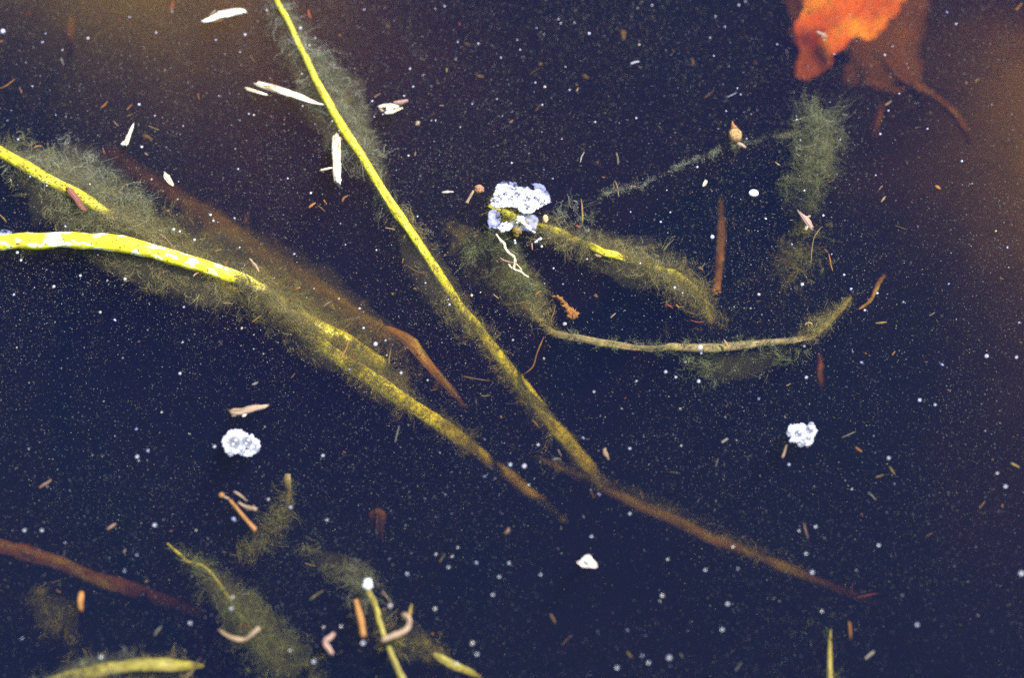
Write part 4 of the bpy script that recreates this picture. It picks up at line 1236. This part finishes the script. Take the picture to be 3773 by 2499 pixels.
# ------------------------------------------------------------------ small air bubbles and foam flecks, one by one
# per crop: x y diameter(crop px) strength, then w white, b blue fluff, t tan, y yellow, o ring only
BUBBLES = {
 'A1': '20,213,38,1w 290,288,30,.9b 315,228,22,.7b 605,261,20,.8w 890,117,24,.8b 1073,222,16,.9w 1686,236,22,.9w 1484,272,14,.9w 957,717,22,.9w 1507,658,13,.6w 223,592,13,.8w 430,342,14,.7w 180,428,11,.6w 125,958,16,.9w 50,828,22,.6b 975,1010,22,1w 1650,356,12,.8w 1712,782,15,.9w 1746,790,16,.9t 1260,865,15,.6w 1065,795,13,.8w 1638,1162,17,.7w 1618,1023,13,.6w 1042,1233,18,.6w 1228,1248,12,.6w 618,1266,15,1t 322,1277,15,.8w 207,1214,15,.7w 1222,1370,18,.5w 1448,1478,23,.8w 1468,1518,21,.7w 1612,1500,34,.8b 770,1530,16,.6w 75,1238,26,.6b 450,1558,32,.8b 385,790,24,.5b 453,802,14,.5w 1185,80,11,.9w',
 'A2': '312,191,22,1w 148,130,20,.7b 373,311,15,.9w 413,258,14,.8w 322,505,14,.8w 805,694,17,1w 820,803,20,.9b 878,785,26,.7b 1303,40,15,.9w 750,64,13,.8w 1394,287,13,.9w 1535,298,17,.9w 1691,396,14,.9w 1240,58,12,.7w 1065,471,19,.8w 1087,594,18,.7w 1025,658,15,.9w 1155,515,34,.45b 1210,592,26,.45b 1492,715,25,.7b 1663,680,12,.9w 1118,846,44,.5t 1410,874,12,.7w 1765,1120,18,.7w 1055,1070,18,.9t 727,1048,12,.8w 225,1227,15,.9w 383,1328,21,.9w 327,728,14,.8w 1117,1488,14,.9w 1242,827,20,.7o 1213,827,16,.7o 530,832,12,.9w 577,898,12,.9w 80,68,15,.9w',
 'A3': '543,228,22,1w 347,158,14,.9w 331,130,13,.9w 181,190,10,.9w 232,233,10,.8w 975,34,15,.9w 1572,34,16,.9w 1617,8,14,.7w 1411,112,12,.9w 1476,182,13,.9w 1375,258,14,.8w 887,305,17,.9y 68,340,14,.9w 48,272,12,.8w 442,155,12,.8w 173,567,15,.8w 238,596,21,.9t 408,617,14,.9w 220,720,16,.9w 1485,762,13,.9w 1562,606,13,.9w 1585,648,13,.9w 1400,382,12,.9w 867,811,17,.9w 584,838,17,.8w 232,1168,16,.7b 292,1228,30,.6b 10,1122,15,.7w 1286,1148,19,1w 1627,952,26,.8b 1035,1526,19,.8w 1101,1460,15,.8w 828,1457,12,.9w 355,955,12,.8w 1077,1308,12,.7w 1759,1505,16,.8w 380,457,12,.8w',
 'A4': '94,302,14,.8w 228,822,15,1w 486,370,13,.9w 835,377,17,1w 889,317,11,.8w 1325,162,15,.9w 1263,82,24,.9b 934,643,13,.9w 860,760,15,1w 803,921,19,1w 1128,885,15,1w 1365,1108,20,.9w 1436,1262,15,.6w 772,1205,14,.8w 281,1310,17,1w 412,1482,20,1w 15,1504,17,.9w 1570,718,22,.6b 255,962,13,.7w 530,960,13,.7w',
 'B1': '120,188,26,.8w 145,241,22,.8w 553,347,23,.8w 738,380,19,.9o 860,370,27,.9w 370,422,27,.8t 97,478,38,.9b 790,654,42,.8b 690,599,26,.6t 1265,563,21,1o 1335,515,20,.5b 1257,805,17,.8w 1238,1021,26,1w 1663,709,25,.6t 1748,754,28,.5b 1237,42,20,.9w 1195,28,26,.8w 1338,100,23,.8w 1648,153,15,.9w 845,914,11,.9w 1745,852,13,.8w 1016,722,19,.5o 713,1214,26,.5b 1114,1287,25,.5o 939,1404,40,.7b 1302,1436,36,.45b 790,1453,24,.5b 1476,1524,30,.9w 1015,1552,42,.7b',
 'B2': '270,199,36,.7b 834,171,15,.9w 576,506,17,.8t 719,573,21,.9w 746,708,23,1w 828,818,40,1w 897,793,20,.7w 1004,1017,27,.8w 650,994,30,.7b 1172,397,15,.7w 1337,547,21,.8w 1329,512,14,.7w 1550,462,13,.9y 1490,483,24,1y 1773,790,17,.7w 131,362,17,.6o 405,437,15,.6w 905,895,17,.6w 1187,1067,21,.5w 68,1387,32,.45b 355,499,16,.6o',
 'B3': '1390,80,36,1w 35,122,18,.9w 217,146,22,1w 298,296,17,.8w 363,405,17,.8o 529,233,17,.7w 895,262,16,.9w 1131,429,23,.9w 1185,467,15,.7w 1540,562,26,.6b 1653,572,19,.5w 1710,476,25,.9t 235,401,13,.6w 375,679,32,.9t 232,918,19,.8y 17,790,17,.6o 1069,1010,29,.9w 1139,1046,25,.7w 1296,1075,33,1w 868,1073,23,.8o 577,1146,25,.8o 1205,943,17,.7w 1708,1194,36,.7b 768,1264,36,.45b 502,1466,42,.8b 192,1512,27,.9w 823,1537,27,.7w 1178,1517,25,.5o 1170,1262,22,.5o 1307,840,48,.9w 1313,882,18,.9w',
 'B4': '267,407,30,1w 601,438,42,1b 783,468,21,.9w 697,585,21,.9w 555,341,21,.7w 197,130,28,.8b 468,199,24,.7b 281,833,19,.8w 613,870,28,.6b 676,946,40,.9b 295,1048,27,.9w 1273,404,28,.8b 1325,648,26,.5b 963,528,15,.7w 1228,960,44,.8b 1535,901,35,.9w 1740,909,27,.7w 1074,1204,32,1w 1181,1236,25,.8w 1678,152,34,.8b 1598,40,17,.8y 1757,670,36,.7b 147,1322,28,.5b 1525,1418,32,.5b 758,1450,32,.45b',
 'C1': '945,45,36,.8w 955,72,34,.6b 1018,8,38,.7b 170,551,35,1o 290,552,35,.9o 1065,517,38,1w 447,640,38,.6b 940,722,38,.8b 856,833,42,.9b 698,1425,39,1o 1311,1190,37,.8o 1600,1017,38,.9t 1594,1090,38,.7w 150,1300,48,.6b 1352,551,24,.5o 1610,478,70,.8b',
 'C2': '467,37,29,1w 497,480,29,1o 245,393,29,.9w 92,338,29,.6w 1580,182,32,.8b 1757,99,36,.8w 1048,851,33,.7o 1520,776,52,1b 1333,806,29,.8o 1358,731,30,.6o 1397,669,28,.6o 1247,716,32,.5o 1748,778,28,.8w 1682,872,31,.9o 1638,996,32,1o 1390,1470,38,.9o 1529,1405,36,.8o 1495,1332,44,.8t 744,1329,48,.8w 405,1456,44,.7w 473,1217,30,.6o 593,1214,36,.6o 243,1378,36,.6o 1240,1092,40,.6w 1312,307,30,.6b 1272,17,28,.6b 930,1073,48,1t',
 'C3': '97,109,46,.8w 127,240,28,.6o 613,305,42,.8b 507,460,32,.5b 824,437,29,1o 560,593,29,.8o 210,857,29,.8o 1085,752,30,.6o 1344,825,31,.7o 1565,819,48,.6b 1535,664,36,.5o 1048,1000,42,.6o 1030,1042,46,.5b 1497,1060,37,.8w 1460,1236,38,1o 909,1419,48,.8b 1095,1431,48,.9w 952,1465,40,.6w 737,1499,38,.8o 807,1240,44,.6b',
 'C4': '862,54,32,.8w 176,98,26,.8w 900,233,28,.6b 610,266,26,.5o 1610,157,28,.7o 1667,250,36,.8w 360,526,33,.8o 245,553,30,.6o 293,712,32,.9o 335,843,40,.8w 795,654,34,.7o 640,827,42,.5b 402,1110,36,.5w 1775,850,50,1w 1058,1204,36,.7w 1478,1140,36,.5b 955,1000,42,.5b'}
LAND = [('broad white straw splinter', 820, 55), ('long curved straw', 1065, 345), ('upright cream straw', 1240, 590), ('thin yellow stem', 1400, 660), ('thin yellow stem', 1150, 250), ('frayed husk', 1445, 395),
        ('white foam patch', 1900, 740), ('brown seed head', 1762, 697), ('teardrop seed', 2708, 498), ('white oval seed', 2777, 711), ('orange leaf', 3150, 120), ('algae plume', 3010, 560), ('sunken brown stick', 2655, 930),
        ('curled rootlet', 1890, 950), ('tan bowed reed', 2400, 1285), ('tan bowed reed', 2900, 1260), ('thin stem foot', 2100, 1640), ('twisted twig', 920, 1510), ('round foam cluster', 885, 1635),
        ('jagged foam cluster', 2957, 1600), ('white triangular flake', 2165, 2070), ('dark red sunken leaf', 1385, 1940), ('deep red brown stem', 300, 2130), ('pink elbow scrap', 1215, 2370), ('hook shaped stalk', 1480, 2320),
        ('ochre stalk debris', 880, 1890), ('thick arching stem', 350, 900), ('thick arching stem', 800, 1000), ('flaking yellow stem', 280, 680), ('grey white straw', 475, 500), ('white pointed chip', 620, 660),
        ('orange upright stalk', 297, 2220), ('rusty root', 3450, 380), ('sunken brown olive stem', 2700, 2000), ('red root', 3020, 1400), ('green upright stem', 3055, 2400), ('grey green algae clump', 800, 2150), ('flaking yellow stem', 1400, 1400), ('crumbly orange clot', 2085, 1140), ('fat yellow green stem', 560, 2460), ('red stalk of the corner', 255, 110), ('short olive blade', 1660, 2440)]
ORD = ['nearest', 'second-nearest', 'third-nearest', 'fourth-nearest', 'fifth-nearest', 'sixth-nearest', 'seventh-nearest', 'eighth-nearest', 'ninth-nearest', 'tenth-nearest', 'eleventh-nearest', 'twelfth-nearest']
DIRS = ['right of', 'below right of', 'below', 'below left of', 'left of', 'above left of', 'above', 'above right of']


def place_words(items):
    """for each (x, y, kind words) the landmark beside it, the side it is on, and its rank among its like"""
    keyed = {}
    for i, (x, y, kd) in enumerate(items):
        n, lx, ly = min(LAND, key=lambda q: (q[1] - x) ** 2 + (q[2] - y) ** 2)
        s = int(((math.degrees(math.atan2(y - ly, x - lx)) + 22.5) % 360) // 45)
        keyed.setdefault((kd, n, s), []).append((math.hypot(x - lx, y - ly), i))
    out = [None] * len(items)
    for (kd, n, s), v in keyed.items():
        for k, (d, i) in enumerate(sorted(v)):
            r_ = '' if len(v) == 1 else (ORD[k] + ' ' if k < len(ORD) else 'far ')
            out[i] = (n, DIRS[s], r_)
    return out


BUB = []
for c, rows in BUBBLES.items():
    for r_ in rows.split():
        x, y, d, s = r_.split(',')
        BUB.append((c, float(x), float(y), float(d), float(s[:-1]), s[-1]))
TONE = {'w': (.82, .84, .98), 'b': (.56, .60, .95), 't': (.90, .78, .68), 'y': (.85, .74, .35), 'o': (.72, .78, .96)}


def fluff(seed):
    rr_ = random.Random(seed)
    return join(*[ball((rr_.uniform(-.55, .55), rr_.uniform(-.45, .45), rr_.uniform(-.1, .1)), rr_.uniform(.35, .62), seed * 10 + k, (1, 1, .6), .25, 8, 6) for k in range(6)])


M_FLUFF = bubble_mat('foam fleck', .55, .95, 1.0)
M_DROP = bubble_mat('milky bubble', .42, .95, .9)
M_RING = bubble_mat('clear bubble rim', .10, 1.0, 2.2)


def crescent_bubble():
    """a clear floating bubble with a milky film gathered low on the side away from the sun"""
    v, f, u = ball((0, 0, 0), 1.0, 1, (1, 1, .8), 0, 16, 10)
    return v, f, u


ME_B = {}
v_, f_, u_ = ball((0, 0, 0), 1.0, 1, (1, 1, .85), 0, 14, 9)
for k, mm in (('w', M_DROP), ('o', M_RING)):
    ME_B[k] = [mesh_np('air_bubble', v_, f_, mm, u_)]
ME_B['t'] = ME_B['y'] = [mesh_np('air_bubble', *ball((0, 0, 0), 1.0, 3 + k, (1.1, .95, .8), .15, 12, 8)[:2], M_DROP) for k in range(2)]
ME_B['b'] = [mesh_np('foam_fleck', fluff(60 + k)[0], fluff(60 + k)[1], M_FLUFF) for k in range(4)]
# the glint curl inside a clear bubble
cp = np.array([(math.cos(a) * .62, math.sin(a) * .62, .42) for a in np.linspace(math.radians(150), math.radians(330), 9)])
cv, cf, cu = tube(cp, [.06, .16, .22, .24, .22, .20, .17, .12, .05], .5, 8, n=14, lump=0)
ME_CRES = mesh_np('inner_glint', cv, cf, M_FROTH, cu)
items = []
for c, x, y, d, s, k in BUB:
    sx, sy = src(c, x, y)
    size = 'tiny' if d * .5357 < 9 else ('small' if d * .5357 < 16 else 'larger')
    kd = size + {'w': ' white bubble', 'b': ' bluish foam fleck', 't': ' cream bubble', 'y': ' yellowish bubble', 'o': ' clear ringed bubble'}[k]
    items.append((sx, sy, kd))
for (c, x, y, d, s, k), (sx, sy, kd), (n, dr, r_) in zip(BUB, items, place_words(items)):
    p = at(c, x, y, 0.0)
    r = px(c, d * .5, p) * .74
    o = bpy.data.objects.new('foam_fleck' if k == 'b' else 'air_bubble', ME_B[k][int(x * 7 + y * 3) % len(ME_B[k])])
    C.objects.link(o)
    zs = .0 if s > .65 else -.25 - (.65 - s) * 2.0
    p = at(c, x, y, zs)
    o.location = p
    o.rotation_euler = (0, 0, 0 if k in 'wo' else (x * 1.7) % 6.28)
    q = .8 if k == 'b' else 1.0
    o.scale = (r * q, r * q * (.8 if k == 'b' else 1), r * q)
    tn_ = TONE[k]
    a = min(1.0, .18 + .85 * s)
    f_ = float(np.interp(sy, [900, 1700, 2400], [1.0, .60, .42]))  # light falloff towards the near edge, put into bubble colour and opacity
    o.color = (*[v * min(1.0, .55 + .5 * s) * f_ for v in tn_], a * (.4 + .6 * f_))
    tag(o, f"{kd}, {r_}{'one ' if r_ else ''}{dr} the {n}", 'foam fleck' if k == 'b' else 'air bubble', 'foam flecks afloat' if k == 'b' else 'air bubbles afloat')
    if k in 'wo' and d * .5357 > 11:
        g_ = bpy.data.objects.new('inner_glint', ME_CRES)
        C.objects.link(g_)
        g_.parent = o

# ------------------------------------------------------------------ small plant scraps
# per crop: path points x,y separated by spaces, then width, colour letter, depth
FLECKS = {
 'A1': '-6,608 40,590 105,540;12;o;-.1|690,745 720,720 742,692;14;o;-.6|872,752 908,718;13;o;-.5|1358,640 1366,668 1374,686;9;o;-.2|705,1015 722,1058;8;t;-.6|1020,865 1092,892;9;v;-.3|780,832 815,870;9;t;-.6|230,1018 255,1005 290,1003;14;o;-.2|1186,5 1183,45 1182,78;16;r;-.8|420,400 438,445;10;b;-.4|868,800 912,785;16;v;-1.0|995,1052 1018,1068;16;p;-.4|1152,1440 1154,1462;26;o;-.1|1122,1310 1124,1324;16;o;-.4|640,265 700,215;8;d;-.8|1720,380 1752,425;7;v;-.3|-4,280 16,286;20;o;-.3|975,930 1010,940 1050,965;34;d;-1.6|180,80 210,100;34;r;-2.6|810,125 818,140;20;r;-1.2|1130,490 1138,470;9;t;-.5|135,600 150,640;9;p;-.6',
 'A2': '905,165 925,192;30;d;-1.2|362,65 370,95 385,128;24;r;-.1|576,235 590,248;14;o;-.2|222,372 244,382;20;p;-.2|1404,152 1410,175;12;r;-.3|1317,468 1318,495;13;y;-.1|1268,724 1298,726;9;t;-.1|1104,1045 1098,1072;16;o;-.3|370,1428 395,1408 418,1395;28;o;-.3|470,1375 485,1395;20;o;-.4|430,1410 455,1430 478,1452;11;d;-.5|598,1388 612,1360 638,1345;22;o;-.3|196,818 206,826;14;o;-.1|680,466 690,472;14;y;-.1|1405,680 1405,702;8;d;-.3|1283,1322 1325,1320 1364,1318;30;w;.02|1752,842 1776,824;13;o;-.3|1380,398 1380,415;11;w;.0|820,668 862,640;13;p;-.5|705,965 716,976;14;r;-.1|1440,295 1480,310;22;d;-1.2|1525,520 1575,525;30;d;-1.3',
 'A3': '482,1118 490,1080 509,1045;11;w;.0|730,1050 740,1090 742,1132;16;g;-.8|456,628 468,602;13;t;-.1|1490,668 1555,637;10;b;-.0|1335,672 1365,650 1402,620;9;d;-.6|828,437 855,428 890,420;22;b;.02|488,1368 492,1400 496,1460 498,1535;14;y;-.1|135,512 190,468;7;d;-.6|195,438 222,442;34;d;-1.2|170,765 212,715;9;d;-.8|848,1274 864,1288;22;o;-.3|632,1216 652,1222;14;o;-.3|762,205 780,230 775,272;46;d;-1.6|1248,400 1262,450;26;d;-1.4|1680,428 1695,436;28;d;-1.4|498,515 540,540;34;d;-1.8|720,1240 740,1300 745,1352;9;p;-.4|590,1110 608,1120;24;d;-1.1',
 'A4': '1735,68 1755,45 1780,20;14;o;-.4|1186,1275 1198,1288 1214,1300;30;o;-.2|838,722 860,708 882,690;16;t;-.7|808,1390 825,1370 842,1348;15;t;-.5|795,1305 820,1275;13;p;-.6|80,1112 98,1128 114,1135;12;t;-.3|1388,558 1400,582;26;o;-1.2|540,786 582,790;9;g;-.3|886,792 900,806;18;r;-1.0|445,1255 480,1238;14;d;-.6|1455,560 1485,540;20;t;-1.5|180,1515 215,1512;9;t;-.3',
 'B1': '1718,228 1735,255 1760,285 1782,320;26;t;-.1|1088,55 1140,90 1205,165;12;t;-.2|1328,352 1345,335 1372,322;14;p;-.3|1540,282 1552,262 1565,240;15;o;-.2|1730,672 1765,645 1798,618;9;y;-.2|1535,536 1600,538;9;t;-.3|1730,1100 1755,1090 1775,1080;24;g;-.3|1480,180 1525,165;14;p;-.5|-10,-80 20,-50 45,-20;20;d;-.4|955,790 955,815;26;d;-1.1',
 'B2': '274,446 290,435 314,428;18;o;-.2|590,920 615,870 635,825 640,785;16;o;-.15|658,904 675,908 682,930;16;r;-.2|1018,228 1012,262;10;o;-.1|1035,268 1080,300 1130,326 1190,325;14;d;-.5|470,560 495,540 530,520;9;g;-.2|685,645 718,630;8;g;-.2|963,1497 975,1440 992,1380;13;g;-.3|920,960 924,900 936,848;15;v;-.4|1430,1040 1500,1055 1560,1065 1620,1070;11;d;-.4|1550,1172 1580,1176 1616,1170;13;v;-.4|1640,476 1676,506;15;p;-.3|1302,204 1310,212;20;o;-.3|1098,1024 1108,1032;13;o;-.2|245,1052 275,1020;14;d;-.8|242,508 248,530;20;r;-.6|1085,428 1108,445;30;y;-1.2|930,470 960,475;28;y;-1.2|1685,1312 1698,1328;18;p;-.3|895,15 960,30;14;t;-.5|1205,1140 1250,1128;9;d;-.5',
 'B3': '168,482 185,470 208,452;20;o;-.2|575,480 595,490;40;d;-.9|690,638 706,622 726,604;11;t;-.3|1070,542 1100,560 1118,572;20;r;-.5|1140,545 1162,570;24;o;-.5|1294,294 1312,300 1328,310;20;o;-.5|148,122 152,170;15;p;.0|1468,785 1485,815 1500,850;24;t;-.35|655,1535 650,1568 670,1600;36;t;-.3|582,200 600,210 628,215;28;p;-.2|288,700 282,650 300,600 312,545;12;d;-.7|232,768 205,830 180,895 155,975 90,1030;11;o;-.4|1238,652 1290,668 1335,662;12;r;-.7|148,1340 175,1365 198,1396;14;d;-.5|1452,1498 1475,1482 1498,1470;24;w;-.1|455,0 480,20;22;r;-.1|1620,530 1650,520;11;d;-.4|1690,525 1722,522;11;d;-.4|790,1180 796,1196;16;r;-.3|1490,1300 1502,1306;14;r;-.4',
 'B4': '405,5 365,55 345,95 332,180 325,300;9;v;-.5|448,195 458,240 465,280 478,318;11;o;-.5|282,690 300,674 325,676 338,690;22;t;-.5|768,674 800,672 848,668;24;y;-1.0|884,896 905,868;16;o;-.4|655,578 690,560;16;o;-.3|158,1106 188,1090;10;y;-.2|535,1465 580,1445 632,1422;11;g;-.5|128,1604 142,1570 160,1512;22;t;-.0|632,1528 655,1545 678,1562;24;o;-.2|905,0 985,30;11;d;-.6|1625,360 1650,372;16;v;-1.0|1265,1130 1290,1150;26;d;-1.2|300,8 325,6 350,15;16;p;.0|1140,625 1180,600;12;v;-1.0|415,165 445,185;30;d;-1.2|1760,800 1780,815;28;d;-1.5|690,880 712,886;28;d;-1.5|1110,945 1130,940;18;d;-1.0',
 'C1': '272,262 300,240 325,225 355,200;26;p;-.1|738,548 765,528 800,505;26;p;-.1|1062,1282 1085,1245 1112,1212;24;g;-.5|852,706 864,684;18;t;-.3|998,912 1018,898;16;t;-.3|388,965 420,985;30;d;-1.6|1165,560 1190,555;16;d;-.7|280,960 300,975;26;d;-1.7|1640,1210 1730,1220;16;r;-1.0|1280,1560 1310,1540 1335,1510;18;t;-.4|1580,1320 1620,1360;16;t;-.6|478,1280 492,1286;28;d;-1.6',
 'C2': '375,1032 420,1000 472,964;15;v;-.5|1715,578 1730,568 1745,552 1742,528;26;p;.0|1270,772 1306,714;10;v;-.5|1215,1262 1230,1270;26;o;-1.2|870,960 905,1010 940,1050;13;t;-.4|585,1385 600,1390;16;o;-.6|895,1090 880,1100;18;p;-.5|605,10 625,18;18;o;-.3|2,400 8,412;18;y;-.4|2,530 10,545;22;y;-.4|340,780 410,800;24;v;-2',
 'C3': '272,1128 290,1155 312,1196;28;d;-.8|328,-5 352,42;14;t;-.2|640,-10 660,25 678,68;30;t;-.25|806,1392 838,1432;17;y;-.5|290,66 320,58 350,62;15;g;-.1|1415,112 1430,58;9;g;-.4|1550,1524 1592,1462;9;g;-.5|1168,1398 1190,1432;18;v;-.9|355,1345 416,1278;7;p;-1.2|558,285 575,330;14;d;-.5|600,0 606,6;10;o;-.3|1095,150 1170,158;7;v;-.6',
 'C4': '868,112 885,140 908,172;18;y;-.2|772,188 826,170;13;y;-.2|1702,90 1730,102 1765,122;24;y;-.15|722,288 745,312 778,346;11;g;-.4|278,505 290,550 308,612;14;p;-.2|590,1180 596,1240 600,1306;28;o;-.4|698,1442 730,1412 765,1382;28;b;-.9|640,1018 700,1003 778,990;11;r;-1.3|1485,402 1528,352;24;d;-.9|1644,372 1648,400;17;o;-.5|1118,596 1165,570;11;d;-.9|612,925 612,985;8;r;-1.6|672,434 680,450;24;d;-1.0|1575,60 1580,72;10;y;-.2'}
FC = {'o': (.60, .28, .08), 'd': (.32, .19, .08), 't': (.74, .54, .36), 'w': (.92, .86, .76), 'p': (.72, .44, .33), 'r': (.52, .12, .06), 'y': (.56, .42, .10), 'g': (.50, .52, .52), 'b': (.72, .75, .95), 'v': (.42, .38, .16)}
FN = {'o': 'orange', 'd': 'dim brown', 't': 'tan', 'w': 'white', 'p': 'pinkish', 'r': 'reddish', 'y': 'yellow', 'g': 'grey', 'b': 'bluish white', 'v': 'olive'}
FL, items = [], []
for c, rows in FLECKS.items():
    for row in rows.split('|'):
        ps, wd, col, z = row.split(';')
        ps = [tuple(float(q) for q in p.split(',')) for p in ps.split()]
        wd, z = float(wd), float(z)
        L_ = sum(math.hypot(a[0] - b_[0], a[1] - b_[1]) for a, b_ in zip(ps, ps[1:]))
        shape = 'thread' if L_ > 9 * wd else 'sliver' if L_ > 2.6 * wd else 'chip' if L_ > 1.1 * wd else 'crumb'
        FL.append((c, ps, wd, col, z, shape))
        mx, my = ps[len(ps) // 2]
        sx, sy = src(c, mx, my)
        items.append((sx, sy, f'{FN[col]} plant {shape}'))
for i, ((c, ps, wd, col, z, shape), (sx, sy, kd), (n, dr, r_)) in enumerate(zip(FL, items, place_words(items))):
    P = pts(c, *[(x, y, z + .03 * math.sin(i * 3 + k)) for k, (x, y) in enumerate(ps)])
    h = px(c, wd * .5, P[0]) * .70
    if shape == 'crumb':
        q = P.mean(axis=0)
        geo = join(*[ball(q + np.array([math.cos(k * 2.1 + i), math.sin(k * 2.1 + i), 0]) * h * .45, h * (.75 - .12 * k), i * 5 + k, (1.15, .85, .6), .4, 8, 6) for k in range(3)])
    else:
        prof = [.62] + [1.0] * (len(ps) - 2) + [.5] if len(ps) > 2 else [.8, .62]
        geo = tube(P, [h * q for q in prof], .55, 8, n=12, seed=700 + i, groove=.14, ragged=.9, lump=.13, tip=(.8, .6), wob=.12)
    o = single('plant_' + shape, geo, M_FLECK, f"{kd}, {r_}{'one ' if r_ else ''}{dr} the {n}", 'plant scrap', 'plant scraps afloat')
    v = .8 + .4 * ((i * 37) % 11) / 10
    v *= float(np.interp(sy, [700, 1500, 2300], [1.0, .70, .55]))  # falloff of light down the view, darkened into the scrap colour
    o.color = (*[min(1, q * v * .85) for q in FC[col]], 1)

print('filaments', NHAIR[0])
for o in THINGS:
    del o['_w']
